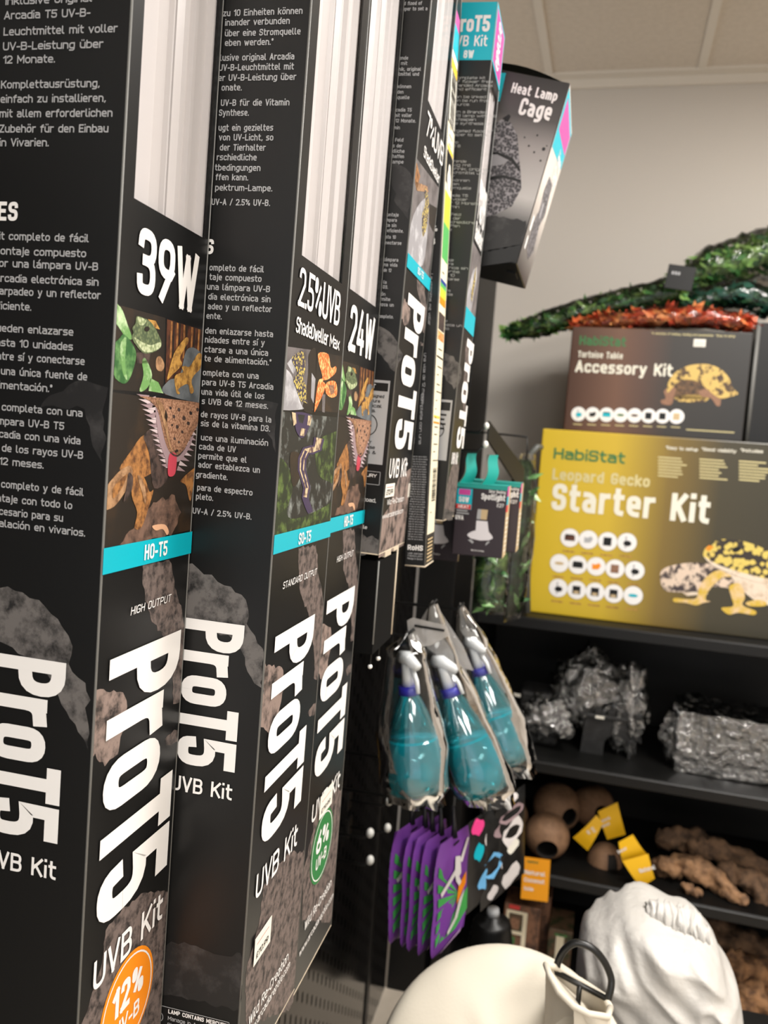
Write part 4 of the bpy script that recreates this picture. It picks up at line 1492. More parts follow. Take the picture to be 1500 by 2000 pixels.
# ------------------------------------------------------------------ heat lamp cage box, hanging askew
A_ = PG(1114, 162, 1.222)
ROLLB = math.radians(12.0)
cb, sb = math.cos(ROLLB), math.sin(ROLLB)
HB, WB, DB = .251, .166, .183


class FRot(F):
    """places seen on the tilted face, given in the upright box's own measure"""

    def __init__(s, o, u, v, n, pu, pv, pn):
        F.__init__(s, o, u, v, n)
        s.q = F(o, pu, pv, pn)

    def px(s, x, y):
        return s.q.px(x, y)


cf = FRot(A_, (1, 0, 0), (0, 0, 1), (0, -1, 0), (cb, 0, -sb), (sb, 0, cb), (0, -1, 0))
cs = FRot(A_, (0, 1, 0), (0, 0, 1), (1, 0, 0), (0, 1, 0), (sb, 0, cb), (cb, 0, -sb))
gradient('cage_print', [(0, (22, 21, 21)), (.2, (30, 28, 28)), (.36, (186, 182, 180)), (.62, (150, 144, 142)), (.78, (72, 68, 67)), (1, (36, 34, 34))], 2, -HB, 0)
gradient('cage_side', [(0, (60, 57, 56)), (.2, (140, 134, 130)), (.5, (222, 212, 204)), (1, (190, 182, 176))], 2, -HB, 0)
m = M('wire_print', (58, 56, 60), .5, vor=((150, 146, 150), 320, .45, .8))
t = thing('lamp_cage_box', 'grey box reading Heat Lamp Cage, hanging tilted against the pale wall', 'box', A_, 'g', rot=(0, ROLLB, 0))
g = G()
x0, x1, y0, y1, z0, z1 = A_.x - WB, A_.x, A_.y, A_.y + DB, A_.z - HB, A_.z
g.box((x0, y0, z0), (x1, y1, z1), 'card', .0012, 1)
g.quad(cf.p(-WB + .001, -HB + .03, 1), cf.p(-.001, -HB + .03, 1), cf.p(-.001, -.001, 1), cf.p(-WB + .001, -.001, 1), 'cage_print')
g.quad(cs.p(.001, -HB + .001, 1), cs.p(DB - .001, -HB + .001, 1), cs.p(DB - .001, -.001, 1), cs.p(.001, -.001, 1), 'cage_side')
Cq = lambda *p: [(x / 2.42 + 880, y / 2.42) for x, y in p]
art(g, cf, Cq((100, 345), (262, 345), (232, 480), (60, 480)), MATS['cyan'], 3)
textpx(g, cf, 'Heat Lamp', (997, 182), (1086.6, 197.5), (1001, 162.4), MATS['ink'], wt=.19, L=6)
textpx(g, cf, 'Cage', (1010, 227), (1074, 233), (1016, 193.4), MATS['ink'], wt=.19, L=6)
art(g, cf, Cq((180, 600), (240, 565), (285, 580), (315, 640), (330, 800), (335, 890), (290, 975), (180, 1030), (60, 1040), (60, 620)), MATS['wire_print'], 2)
art(g, cf, Cq((150, 740), (220, 725), (285, 750), (240, 780), (150, 790)), MATS['stone_pale'], 3)
art(g, cf, Cq((150, 840), (250, 828), (330, 850), (335, 862), (250, 842), (150, 856)), MATS['card'], 4)
art(g, cf, Cq((150, 722), (220, 718), (295, 748), (330, 800), (326, 812), (285, 762), (220, 730), (150, 734)), MATS['card'], 4)
art(g, cf, Cq((245, 560), (275, 540), (285, 550), (270, 580)), MATS['card'], 3)
art(g, cf, Cq((80, 1040), (200, 1020), (362, 1045), (330, 1160), (150, 1190), (60, 1190)), MATS['rock_dark'], 3)
art(g, cf, Cq((60, 1190), (150, 1188), (330, 1155), (310, 1235), (60, 1270)), MATS['card'], 3)
for (x, y, r) in ((395, 720, 3), (440, 705, 5), (425, 760, 3), (370, 690, 3), (350, 650, 2.5), (410, 640, 3), (455, 690, 2)):
    a = cf.px(x / 2.42 + 880, y / 2.42)
    disc(g, cf, a[0], a[1], r * .0005, MATS['rock_dark'], 3, 10)
g.poly([cs.p(a, b, 2) for a, b in ((.004, -.005), (DB - .004, -.005), (DB - .004, -.06), (.004, -.085))], 'cyan')
g.poly([cs.p(a, b, 3) for a, b in ((.02, -.012), (DB - .01, -.012), (DB - .01, -.04), (.02, -.055))], 'magenta')
g.poly([cs.p(a, b, 3) for a, b in ((.07, -.105), (.13, -.10), (.15, -.14), (.12, -.165), (.07, -.16), (.055, -.13))], 'wire_print')
g.poly([cs.p(a, b, 3) for a, b in ((.06, -.16), (.12, -.165), (.14, -.2), (.10, -.222), (.05, -.215), (.045, -.18))], 'wire_print')
disc(g, cs, .09, -.15, .012, MATS['stone_pale'], 5, 16)
text(g, cs, 'Heat', .10, -.075, .02, MATS['ink'], w=.06, wt=.18, L=5)
text(g, cs, 'Cage', .10, -.098, .02, MATS['ink'], w=.06, wt=.18, L=5)
patch(g, cs, .018, -.196, .035, -.175, MATS['ink'], 5)
patch(g, cs, .02, -.222, .034, -.204, MATS['ink'], 5)
g.build('carton', t)
g = G()
M('dark_green', (30, 44, 24), .5)
n = 10
g.grid([[(x0 + WB * k / n, y0 + .012 + DB * .8 * j, z1 + .0005 + .010 * math.sin(math.pi * k / n) * (2.4 if j else 1.4)) for k in range(n + 1)] for j in (0, 1)], 'dark_green')
g.build('top_flap', t)
g = G()
g.box((x1 - .02, y0 + .06, z0 - .003), (x1 - .006, y0 + .1, z0), 'card')
g.build('bottom_flap', t)
peg(A_.y + .10, A_.z + .035, A_.x - .10, 'peg hook holding up the tilted grey box', tip=.004)

# ------------------------------------------------------------------ spotlight bulb boxes
clear('bulb_print', (.9, .9, .9), .0, .3, (226, 222, 226), .98)


def spot(X0, X1, Y0, D, Z0, Z1, lab, px=True, seed=1, tab=True):
    t = thing('bulb_box', lab, 'box', (X1, Y0, Z0), 'g', 'spotlight bulb boxes')
    g = G()
    g.box((X0, Y0, Z0), (X1, Y0 + D, Z1), 'plum', .001, 1)
    f = F((X0, Y0, Z0), (1, 0, 0), (0, 0, 1), (0, -1, 0))
    e = F((X1, Y0, Z0), (0, 1, 0), (0, 0, 1), (1, 0, 0))
    w, h = X1 - X0, Z1 - Z0
    g.quad((X0, Y0, Z1 + .0004), (X1, Y0, Z1 + .0004), (X1, Y0 + D, Z1 + .0004), (X0, Y0 + D, Z1 + .0004), 'teal_card')
    patch(g, f, 0, h * .945, w, h, MATS['teal_card'], 2)
    patch(g, f, .001, h * .64, w * .32, h * .93, MATS['cyan'], 2)
    patch(g, f, w * .05, h * .84, w * .28, h * .92, MATS['magenta'], 3)
    patch(g, f, .001, h * .645, w * .31, h * .71, MATS['red_ink'], 3)
    I = MATS['ink']
    text(g, f, '50W', w * .06, h * .74, h * .075, I, w=w * .2, wt=.2, L=5)
    text(g, f, 'HEAT', w * .06, h * .655, h * .045, I, w=w * .21, wt=.19, L=5)
    text(g, f, 'UVA', w * .02, h * .49, h * .065, I, w=w * .16, wt=.19, L=5)
    for k in range(2):
        patch(g, f, w * .03, h * (.575 + .035 * k), w * (.28 - .03 * k), h * (.592 + .035 * k), MATS['ink_grey'], 3)
    text(g, f, 'Spotlight', w * .5, h * .80, h * .085, I, w=w * .47, wt=.2, gap=.1, L=5)
    text(g, f, 'Solar Basking', w * .64, h * .90, h * .04, I, w=w * .33, wt=.15, L=5)
    text(g, f, 'E27', w * .82, h * .71, h * .05, I, w=w * .13, wt=.15, L=5)
    P = lambda pts, mt, L: g.poly([f.p(a * w, b * h, L) for a, b in pts], mt)
    P([(.44, .52), (.64, .52), (.65, .66), (.45, .66)], 'sand', 3)
    P([(.45, .66), (.52, .66), (.52, .52), (.44, .52)], 'ink_grey', 4)
    P([(.44, .36), (.44, .50), (.66, .50), (.70, .36), (.78, .30), (.79, .27), (.72, .24), (.55, .225), (.36, .24), (.28, .28), (.30, .31), (.38, .345)], 'bulb_print', 3)
    P([(.30, .22), (.40, .17), (.42, .20), (.36, .23)], 'ink_grey', 3)
    P([(.74, .22), (.66, .16), (.66, .19), (.70, .225)], 'ink_grey', 3)
    text(g, f, 'Wild Re-Creation', w * .38, h * .07, h * .022, I, w=w * .26, wt=.13, L=4)
    for (b, c_, mt) in ((.0, .64, 'sand'), (.64, .74, 'red_ink'), (.74, .86, 'cyan'), (.86, 1, 'magenta')):
        patch(g, e, .001, h * b, D * .55, h * c_, MATS[mt], 2)
    patch(g, e, D * .55, 0, D - .001, h, MATS['sand'], 2)
    for k in range(8):
        patch(g, e, D * .2, h * (.08 + .065 * k), D * .8, h * (.105 + .065 * k), MATS['paper'], 4)
    g.build('carton', t)
    if tab:
        g = G()
        ym = Y0 + D * .45
        for sx in (0.02, .46):
            rows = []
            for k in range(9):
                q = k / 8
                zz = Z1 + .048 * q
                xx = X0 + w * sx + .012 * q + .004 * math.sin(q * 5)
                rows.append([(xx, ym - .014 + .010 * q, zz), (xx + .018 * (1 - .25 * q), ym + .004, zz + .001)])
            g.grid(rows, 'teal_card')
            g.grid([[(a[0] - .0012, a[1] - .001, a[2]), (b[0] - .0012 - .016, b[1] - .003, b[2])] for a, b in rows], 'card_raw')
        g.build('hang_tab', t)


M('teal_card', (26, 150, 140), .45)
q0, q1 = PG(893, 945, 1.35), PG(992, 951, 1.35)
q2 = PG(985, 1092, 1.35)
spot(q0.x, q1.x, 1.35, .062, q2.z, q1.z, 'spotlight bulb box with teal hang tabs, in front of the other bulb boxes')
spot(q0.x + .012, q1.x + .016, 1.416, .062, q2.z + .004, q1.z + .004, 'spotlight bulb box just behind the front bulb box, only its side showing', tab=False)
q3 = PG(852, 1035, 1.40)
spot(q3.x - .045, q3.x + .040, 1.40, .012, q3.z - .05, q3.z + .068, 'spotlight bulb box half hidden behind the narrow energy label box', tab=False)

# ------------------------------------------------------------------ hooks
for (y, z, xe, lab) in ((.54, 2.135, -.30, 'peg hook behind the 39W box'), (.68, 2.255, -.30, 'peg hook behind the 2.5% UVB box'), (.82, 2.295, -.30, 'peg hook behind the 24W box'),
                        (.95, 2.335, -.28, 'peg hook behind the 7% UVB box'), (1.052, 2.31, -.178, 'peg hook over the energy label box'), (1.146, Z8T + .035, -.20, 'peg hook over the 8W box')):
    peg(y, z, xe, lab)
q = PG(948, 868, 1.375)
peg(q.y, q.z - .012, q.x, 'white tipped peg hook holding the spotlight bulb boxes', .006)
q = PG(950, 832, 1.46)
peg(q.y, q.z - .012, q.x, 'white tipped peg hook with the black price holder above the bulb boxes', .006)
for (x, y, Y, lab) in ((741, 1627, 1.55, 'empty peg hook, upper white tip beside the purple packs'), (741, 1680, 1.56, 'empty peg hook, lower white tip beside the purple packs'),
                       (757, 1617, 1.72, 'empty peg hook whose white tip is nearest the purple packs'), (760, 1565, 1.70, 'empty peg hook with white tip just under the left spray bottle')):
    q = PG(x - (18 if Y < 1.6 else 0), y, Y)
    peg(q.y, q.z - .012, q.x, lab, .0095)
# price holder flap
t = thing('price_holder', 'black sloping price holder with white ticket above the bulb boxes', 'price holder', PG(952, 826, 1.5), 'g')
a, b = PG(953, 822, 1.5), PG(1022, 915, 1.75)
g = G()
dv = Vector((0, 0, -.034))
g.add([a, b, b + dv * 1.5, a + dv, a + Vector((.003, .002, 0)), b + Vector((.003, .002, 0)), b + dv * 1.5 + Vector((.003, .002, 0)), a + dv + Vector((.003, .002, 0))],
      [(0, 1, 2, 3), (7, 6, 5, 4), (0, 4, 5, 1), (3, 2, 6, 7), (0, 3, 7, 4), (1, 5, 6, 2)], 'black_metal')
g.build('flap', t)
g = G()
c0, c1 = a.lerp(b, .12), a.lerp(b, .34)
off = Vector((-.001, -.0015, 0))
g.quad(c0 + dv * .95 + off, c1 + dv * 1.0 + off, c1 + dv * .15 + off, c0 + dv * .15 + off, 'paper')
g.build('ticket', t)

# ------------------------------------------------------------------ plant bags hanging behind the bulb boxes
M('plant_print', (36, 66, 30), .35, n=((150, 186, 96), 26, .5, .72, 4))
M('plant_dark', (20, 40, 20), .3, n=((66, 112, 54), 34, .5, .7, 5))
clear('poly', (.95, .96, .96), .03, .07, bump=(34, .8, .01))
clear('poly_wrap', (.97, .98, .97), .005, .1, bump=(40, .7, .008))


def pillow(g, c, w, h, d, mat, ax=(1, 0, 0), n=10, seed=0, pinch=.8, jig=.004):
    """soft flat packet standing up, centre c"""
    ax = Vector(ax).normalized()
    nn = Vector((ax.y, -ax.x, 0))
    rows = []
    for side in (1, -1):
        for i in range(n + 1):
            vv = i / n * 2 - 1
            row = []
            for k in range(n + 1):
                uu = k / n * 2 - 1
                th = max(0, (1 - abs(uu) ** 2.5) * (1 - abs(vv) ** 4)) ** .6
                p = Vector(c) + ax * uu * w / 2 * (1 - .06 * th) + Vector((0, 0, vv * h / 2))
                p += nn * side * (d / 2 * th) + nn * jig * noise.noise(Vector((uu * 2 + seed, vv * 2, side * .3)))
                row.append(p)
            rows.append(row)
        g.grid(rows, mat)
        rows = []


for (x, y, Y, w, h, mt, lab, ax) in ((957, 1132, 1.62, .062, .125, 'plant_print', 'small green leafy plant bag hanging under the spotlight bulb boxes', (1, .25, 0)),
                                     (1016, 1050, 1.86, .075, .34, 'plant_dark', 'tall dark green plant bag hanging beside the yellow starter box', (.35, 1, 0))):
    c = PG(x, y, Y)
    t = thing('plant_bag', lab, 'plant', (c.x, c.y, c.z - h / 2), 'g', 'hanging plant bags')
    g = G()
    pillow(g, c, w, h, .026, mt, ax, seed=x)
    random.seed(x)
    for k in range(26):
        p = c + Vector((random.uniform(-.3, .3) * w, random.uniform(-.25, .25) * w - .006, random.uniform(-.45, .45) * h))
        d = Vector((random.uniform(-1, 1), random.uniform(-.4, .1), random.uniform(-1, 1))).normalized() * .022
        s_ = d.orthogonal().normalized() * .008
        g.add([p - d, p + s_, p + d, p - s_], [(0, 1, 2, 3)], 'leaf_a' if k % 3 == 0 else 'leaf_b')
    g.build('foliage', t)
    g = G()
    pillow(g, c, w * 1.15, h * 1.08, .05, 'poly', ax, seed=x + 3, jig=.012)
    g.build('clear_bag', t)
    g = G()
    a = c + Vector((0, 0, h / 2))
    g.tube([a, a + Vector((-.004, .01, .05)), Vector((PX_ + .005, a.y + .02, a.z + .06))], .0024, 'black_metal', 6)
    solo(g, 'peg_hook', ('peg hook that carries the small leafy plant bag', 'peg hook that carries the tall dark plant bag')[x > 1000], 'hook', (PX_, a.y, a.z + .06), 'g', 'display hooks')
c = PG(1050, 935, 2.05)
g = G()
M('grey_cable', (88, 90, 86), .4)
pts = [PG(1030, 1196, 2.315), PG(1029, 1010, 2.315), PG(1026, 930, 2.315), PG(1032, 890, 2.315), PG(1050, 872, 2.315), PG(1056, 874, 2.33)]
g.tube(pts, .009, 'grey_cable', 10)
solo(g, 'cable_loop', 'grey bent cable loop rising left of the yellow starter box', 'cable', pts[0], 'g')

# ------------------------------------------------------------------ blue spray bottles in clear bags
clear('blue_water', (.25, .80, .86), .02, .05, (20, 190, 210), .40)
clear('blue_shell', (.66, .95, .98), .09, .05, (40, 196, 212), .14)
M('blue_cap', (44, 42, 160), .4)
M('spray_white', (226, 228, 230), .4)
clear('bag_film', (.97, .98, .98), .03, .05, bump=(18, .35, .006))
clear('bag_milky', (.8, .8, .8), .05, .2, (214, 210, 206), .55, bump=(30, .6, .01))


def bottle(col, base, Y, rad, apex, lab, seed, head, wbag):
    """col, base, apex: picture places of the collar, bottle foot and bag top"""
    C_, B_, T_ = PG(*col, Y), PG(*base, Y), PG(*apex, Y)
    ax = (C_ - B_).normalized()
    L = (C_ - B_).length
    t = thing('spray_bottle', lab, 'bottle', (B_.x, B_.y, B_.z), 'g', 'bagged blue spray bottles')
    prof = [(0, .002), (rad * .75, 0), (rad * .93, .006), (rad, .024), (rad * 1.02, .040), (rad * .98, L * .3), (rad * .88, L * .45), (rad * .74, L * .60), (rad * .58, L * .75), (rad * .42, L * .87), (rad * .31, L * .93), (rad * .29, L * .97)]
    g = G()
    g.lathe(prof, B_, 'blue_shell', 28, ax)
    lv = .56 * L
    g.lathe([(0, .004), (rad * .72, .003), (rad * .9, .01), (rad * .98, .03), (rad * .95, L * .3), (rad * .80, lv * .97), (0, lv)], B_, 'blue_water', 28, ax)
    bo = g.build('bottle', t)
    g = G()
    g.lathe([(0, L * .95), (rad * .34, L * .95), (rad * .34, L * 1.03), (0, L * 1.03)], B_, 'blue_cap', 20, ax)
    g.build('collar', t)
    g = G()
    k = B_ + ax * L * 1.03
    sd = Vector((head, -.35, 0)).normalized()
    g.tube([k, k + ax * .02, k + ax * .034], [.0105, .0095, .009], 'spray_white', 12)
    g.tube([k + ax * .040 - sd * .016, k + ax * .042, k + ax * .034 + sd * .026], [.009, .011, .006], 'spray_white', 12)
    g.tube([k + ax * .030 + sd * .010, k + ax * .012 + sd * .020, k - ax * .006 + sd * .022], [.004, .0038, .003], 'spray_white', 8)
    g.build('trigger_head', t)
    g = G()
    g.tube([B_ + ax * L * .95, B_ + ax * L * .5 + sd * .004, B_ + ax * .012 + sd * rad * .3], .0026, 'blue_shell', 6)
    g.build('dip_tube', bo)
    g = G()
    M('foam', (220, 236, 238), .4)
    # bag: gathers to a flat top, crumpled foot
    rows = []
    n = 30
    for i in range(25):
        q = i / 24
        top = T_ + (k + ax * .05 - T_) * min(q / .22, 1)
        if q <= .22:
            c = T_.lerp(k + ax * .05, q / .22)
            ra = .006 + (rad * .55) * (q / .22)
        else:
            s_ = (q - .22) / .78
            c = (k + ax * .05).lerp(B_ - ax * .014, s_)
            ra = rad * (.55 + .58 * min(1, s_ * 1.7) ** .8) * wbag
            if s_ > .93:
                ra *= .80
        row = []
        for j in range(n):
            a = 2 * math.pi * j / n
            cr = 1 + .11 * noise.noise(Vector((math.cos(a) * 1.7 + seed, math.sin(a) * 1.7, q * 4))) + (.22 * noise.noise(Vector((a * 3, seed, q * 30))) if q > .93 else 0)
            row.append(c + Vector((math.cos(a) * ra * cr, math.sin(a) * ra * cr * .85, .008 * noise.noise(Vector((a * 2, q * 9, seed))))))
        rows.append(row)
    cc = rows[-1]
    ctr = B_ - ax * .006
    rows.append([ctr + (p - ctr) * .45 + Vector((0, 0, -.006 + .012 * noise.noise(p * 80))) for p in cc])
    rows.append([ctr + (p - ctr) * .05 for p in cc])
    g.grid(rows, 'bag_film', True, True)
    g.build('clear_bag', t)
    return t, T_, B_, ax, rad


def bag_header(t, pts, Y, slot=None):
    g = G()
    g.poly([PG(*p, Y) for p in pts], 'bag_milky')
    if slot:
        a, b = PG(*slot[0], Y - .002), PG(*slot[1], Y - .002)
        up = Vector((0, 0, .0035))
        g.quad(a, b, b + up, a + up, 'card')
    g.build('bag_header', t)


r1 = bottle((799, 1345), (812, 1545), 1.22, .0475, (801, 1238), 'blue spray bottle in a clear bag, left of the three', 1, .4, 1.0)
r2 = bottle((880, 1348), (944, 1545), 1.31, .0490, (846, 1180), 'blue spray bottle in a clear bag, between the two others', 5, .9, 1.0)
r3 = bottle((938, 1308), (992, 1490), 1.41, .0445, (899, 1186), 'blue spray bottle in a clear bag, nearest the black shelves', 9, .5, 1.06)
bag_header(r1[0], [(795, 1212), (806, 1206), (872, 1222), (880, 1240), (838, 1262), (800, 1262)], 1.225, ((809, 1224), (868, 1234)))
bag_header(r2[0], [(845, 1172), (851, 1180), (905, 1262), (925, 1310), (880, 1300), (830, 1262), (822, 1210)], 1.33)
bag_header(r3[0], [(898, 1176), (906, 1186), (948, 1268), (1000, 1345), (985, 1355), (940, 1290), (898, 1230)], 1.43)
for (r_, lab) in ((r1, 'peg hook of the left spray bottle'), (r2, 'peg hook of the middle spray bottle'), (r3, 'peg hook of the right spray bottle')):
    p = r_[1]
    peg(p.y, p.z - .004, p.x + .006, lab)

# ------------------------------------------------------------------ purple packs
M('purple', (124, 66, 158), .38, .5)
M('pack_green', (72, 168, 84), .4)
M('pack_white', (222, 216, 214), .4)
M('pack_black', (22, 22, 22), .3, n=((46, 46, 46), 14, .45, .7, 4))
M('pack_foot', (196, 160, 206), .4)


def pack(x, ytop, Y, h, w, lab, front, seed):
    """soft packet hanging flat against the aisle side; x, ytop: near top corner in the picture"""
    p = PG(x, ytop, Y)
    t = thing('snack_pack', lab, 'pack', (p.x, p.y + w / 2, p.z - h), 'g', 'purple packs on one hook')
    n = 12
    rows = []
    lean = .0

    def pt(u, v, side, lift=0.0):
        th = max(0.0, (1 - abs(2 * u - 1) ** 3) * (1 - abs(2 * v - 1) ** 5)) ** .7
        zz = p.z - h + h * v
        taper = 1 - .35 * max(0, (v - .82) / .18) - .25 * max(0, (.1 - v) / .1)
        yy = p.y + w / 2 + (u - .5) * w * taper
        xx = p.x + side * (.0055 * th) + .003 * noise.noise(Vector((u * 2, v * 3, seed))) + lift + .006 * (1 - v) + (u * .036)
        return Vector((xx, yy, zz))
    g = G()
    for side in (1, -1):
        g.grid([[pt(k / n, i / n, side) for k in range(n + 1)] for i in range(n + 1)], 'purple')

    def dec(pts, mt, L):
        # decorations follow the packet's swell
        q = [pt(a, b, 1, .0012 + .0009 * L) for a, b in pts]
        g.poly(q, mt)
        q = [pt(a, b, -1, -.0012 - .0009 * L) for a, b in pts]
        g.poly(q, mt)
    for a0, a1 in ((.0, .14), (.22, .36), (.44, .58), (.66, .8), (.9, 1.04), (1.16, 1.3)):
        dec([(.62, .42), (.05, a0 * .55 + .14), (.05, a1 * .55 + .14)], 'pack_green', 1)
    dec([(.10, .16), (.55, .30), (.95, .36), (.97, .14), (.6, .09)], 'pack_green', 1)
    dec([(.55, .34), (.85, .44), (.82, .56), (.6, .50)], 'orange_ink', 2)
    dec([(.42, .84), (.56, .80), (.62, .62), (.50, .58), (.44, .66)], 'pack_white', 3)
    dec([(.55, .76), (.82, .90), (.88, .88), (.62, .72)], 'pack_white', 3)
    dec([(.46, .66), (.10, .58), (.08, .62), (.44, .72)], 'pack_white', 3)
    dec([(.55, .62), (.66, .52), (.60, .50), (.50, .58)], 'pack_white', 3)
    dec([(.62, .36), (.80, .40), (.60, .20), (.30, .16), (.28, .20), (.5, .24)], 'pack_white', 3)
    dec([(.4, .93), (.58, .93), (.58, .95), (.4, .95)], 'card', 2)
    dec([(.15, .0), (.85, .0), (.85, .03), (.15, .03)], 'pack_foot', 2)
    g.build('packet', t)
    g = G()
    M('pack_tie', (24, 22, 28), .4)
    a = pt(.5, .98, 1)
    g.tube([a, a + Vector((-.003, .004, .024)), a + Vector((-.007, .006, .05))], [.006, .004, .0028], 'pack_tie', 6)
    g.build('tie', t)
    return p


for i, (x, yt, lab) in enumerate(((850, 1668, 'purple and green pack nearest the viewer, white gecko print facing the aisle'), (823, 1662, 'purple pack second from the front of its hook'), (804, 1654, 'purple pack third from the front of its hook'),
                                  (790, 1646, 'purple pack fourth from the front of its hook'), (765, 1640, 'purple pack at the back of its hook'))):
    pk = pack(x, yt, 1.28, .185, .15, lab, i == 0, i * 3.1)
    if i == 0:
        pk0 = pk
peg(pk0.y + .08, pk0.z + .045, pk0.x - .01, 'peg hook carrying the purple packs')

# ------------------------------------------------------------------ black blister packs behind
M('pink_ink', (220, 60, 130), .4)
M('sky_ink', (110, 178, 226), .4)


def blister(x, ytop, Y, h, w, lab, seed, deco):
    p = PG(x, ytop, Y)
    t = thing('blister_pack', lab, 'pack', (p.x, p.y + w / 2, p.z - h), 'g', 'black packs with pale prints')
    n = 8
    g = G()

    def pt(u, v, side, L=0):
        th = max(0.0, (1 - abs(2 * u - 1) ** 3) * (1 - abs(2 * v - 1) ** 4)) ** .7
        return Vector((p.x + side * .006 * th + L * .0008 + .03 * (1 - v) * .5 + .05 * u, p.y + w * u, p.z - h * (1 - v)))
    for side in (1, -1):
        g.grid([[pt(k / n, i / n, side) for k in range(n + 1)] for i in range(n + 1)], 'pack_black')
    random.seed(seed)
    for (u, v, ru, rv, mt) in deco:
        pts = [pt(u + ru * math.cos(a * .5236), v + rv * math.sin(a * .5236) * (1 + .25 * math.sin(a * 2.1 + seed)), 1, 1 + .2 * random.random()) for a in range(12)]
        g.poly(pts, mt)
    g.build('packet', t)
    g = G()
    a = pt(.5, 1, 0)
    g.tube([a, a + Vector((-.01, .004, .03)), a + Vector((-.02, .005, .06))], [.005, .003, .0024], 'pack_tie', 6)
    g.build('tie', t)
    return p


WH = 'pack_white'
bl = [blister(908, 1612, 1.50, .17, .13, 'black pack with a pink spot, beside the front purple pack', 1, [(.3, .9, .18, .08, 'pink_ink'), (.3, .62, .14, .09, 'cyan'), (.66, .70, .2, .12, WH), (.5, .25, .25, .1, 'sky_ink')]),
      blister(938, 1600, 1.55, .18, .13, 'black pack with a sky blue print low down', 2, [(.3, .42, .3, .12, 'sky_ink'), (.68, .34, .16, .06, WH), (.3, .12, .16, .07, WH), (.6, .75, .3, .08, 'spike_b')]),
      blister(966, 1572, 1.60, .19, .13, 'black pack with bead white prints, nearest the yellow hang tag', 3, [(.5, .60, .34, .13, WH), (.5, .44, .2, .06, 'paper'), (.48, .80, .4, .07, 'spike_b'), (.46, .14, .3, .11, WH), (.5, .95, .2, .05, WH)])]
peg(1.62, bl[2].z + .05, bl[2].x - .005, 'peg hook carrying the black packs')

# black ribbed lamp dome behind the packs
c = PG(957, 1850, 1.7)
t = thing('lamp_dome', 'black ribbed lamp dome low behind the black packs', 'lamp', (c.x, c.y, c.z - .06), 'g')
g = G()
pr = [(0, .07), (.018, .07), (.02, .062), (.036, .06)]
for k in range(7):
    pr += [(.038 + .0018 * k, .056 - .014 * k), (.041 + .0018 * k, .050 - .014 * k)]
g.lathe(pr + [(.05, -.05), (.045, -.052)], c, 'black_metal', 28)
g.build('shade', t)
g = G()
g.lathe([(0, .085), (.012, .085), (.014, .070), (0, .070)], c, 'ink_grey', 16)
g.build('cap', t)

# ------------------------------------------------------------------ black shelf unit (room frame)
FY = 2.30                        # front of the shelves
Z1 = PR(1030, 1205, FY).z
Z2s = (PR(1035, 1486, FY).z + PR(1500, 1558, FY).z) / 2
Z3s = (PR(1074, 1715, FY).z + PR(1500, 1786, FY).z) / 2
XL, XR, BY = -.315, 1.25, 2.80
t = thing('shelf_unit', 'black shelf unit along the back wall carrying kits, hides and wood', 'shelf', ((XL + XR) / 2, FY, 0), 'r')
for z in (Z1, Z2s, Z3s, .12):
    g = G()
    g.box((XL, FY, z - .026), (XR, BY, z), 'black_board', .002, 1)
    g.box((XL, FY - .004, z - .030), (XR, FY, z - .002), 'black_metal', .0015, 1)
    g.build('shelf_board', t)
for x in (XL - .02, XR):
    g = G()
    g.box((x, FY, 0), (x + .02, BY, Z1), 'black_board', .002, 1)
    g.build('side_panel', t)
g = G()
g.box((XL, BY - .012, 0), (XR, BY, Z1 - .026), 'black_board')
g.build('back_panel', t)

# ---- yellow starter kit box
M('habi_green', (52, 112, 62), .45)
M('kit_text', (226, 222, 206), .45)
M('kit_soft', (204, 192, 140), .45)
M('gecko_skin', (214, 190, 96), .5, vor=((48, 40, 34), 75, .50, .62))
M('gecko_white', (222, 206, 186), .5, n=((180, 150, 120), 40, .5, .7))
M('gecko_tail', (218, 196, 176), .5, n=((58, 48, 50), 34, .48, .56))
M('gecko_leg', (206, 172, 62), .5, n=((226, 196, 160), 30, .45, .65))
M('shell', (204, 172, 96), .5, n=((72, 52, 36), 38, .5, .56))
M('shell_dark', (112, 82, 52), .5, n=((52, 38, 28), 60, .4, .6))
D0 = PR(1056, 841, 2.38), PR(1033, 1190, 2.38)
xk, zk, zt = (D0[0].x + D0[1].x) / 2, Z1 + .0005, (PR(1056, 841, 2.38).z + PR(1450, 858, 2.38).z) / 2
WK = .66
gradient('starter_print', [(0, (206, 176, 42)), (.30, (196, 166, 44)), (.52, (120, 98, 42)), (.72, (62, 56, 38)), (1, (52, 48, 36))], 0, 0, WK)
M('starter_side', (206, 176, 42), .4)
t = thing('starter_kit_box', 'large yellow box reading Leopard Gecko Starter Kit on the top shelf', 'box', (xk, 2.38, zk), 'r')
g = G()
g.box((xk, 2.38, zk), (xk + WK, 2.74, zt), 'starter_print', .003, 2)
f = F((xk, 2.38, 0), (1, 0, 0), (0, 0, 1), (0, -1, 0), 'r', .0003)
K6 = lambda *p: [(x / 2.778 + 960, y / 2.778 + 820) for x, y in p]
textpx(g, f, 'HabiStat', (1080.6, 897.4), (1220, 904.6), (1082, 876), MATS['habi_green'], wt=.19, L=2)
textpx(g, f, 'Leopard Gecko', (1078, 938.8), (1268.5, 949.6), (1080.6, 917), MATS['kit_soft'], wt=.2, L=2)
textpx(g, f, 'Starter Kit', (1076, 998), (1384, 1020.5), (1079, 946), MATS['kit_text'], wt=.19, L=2)
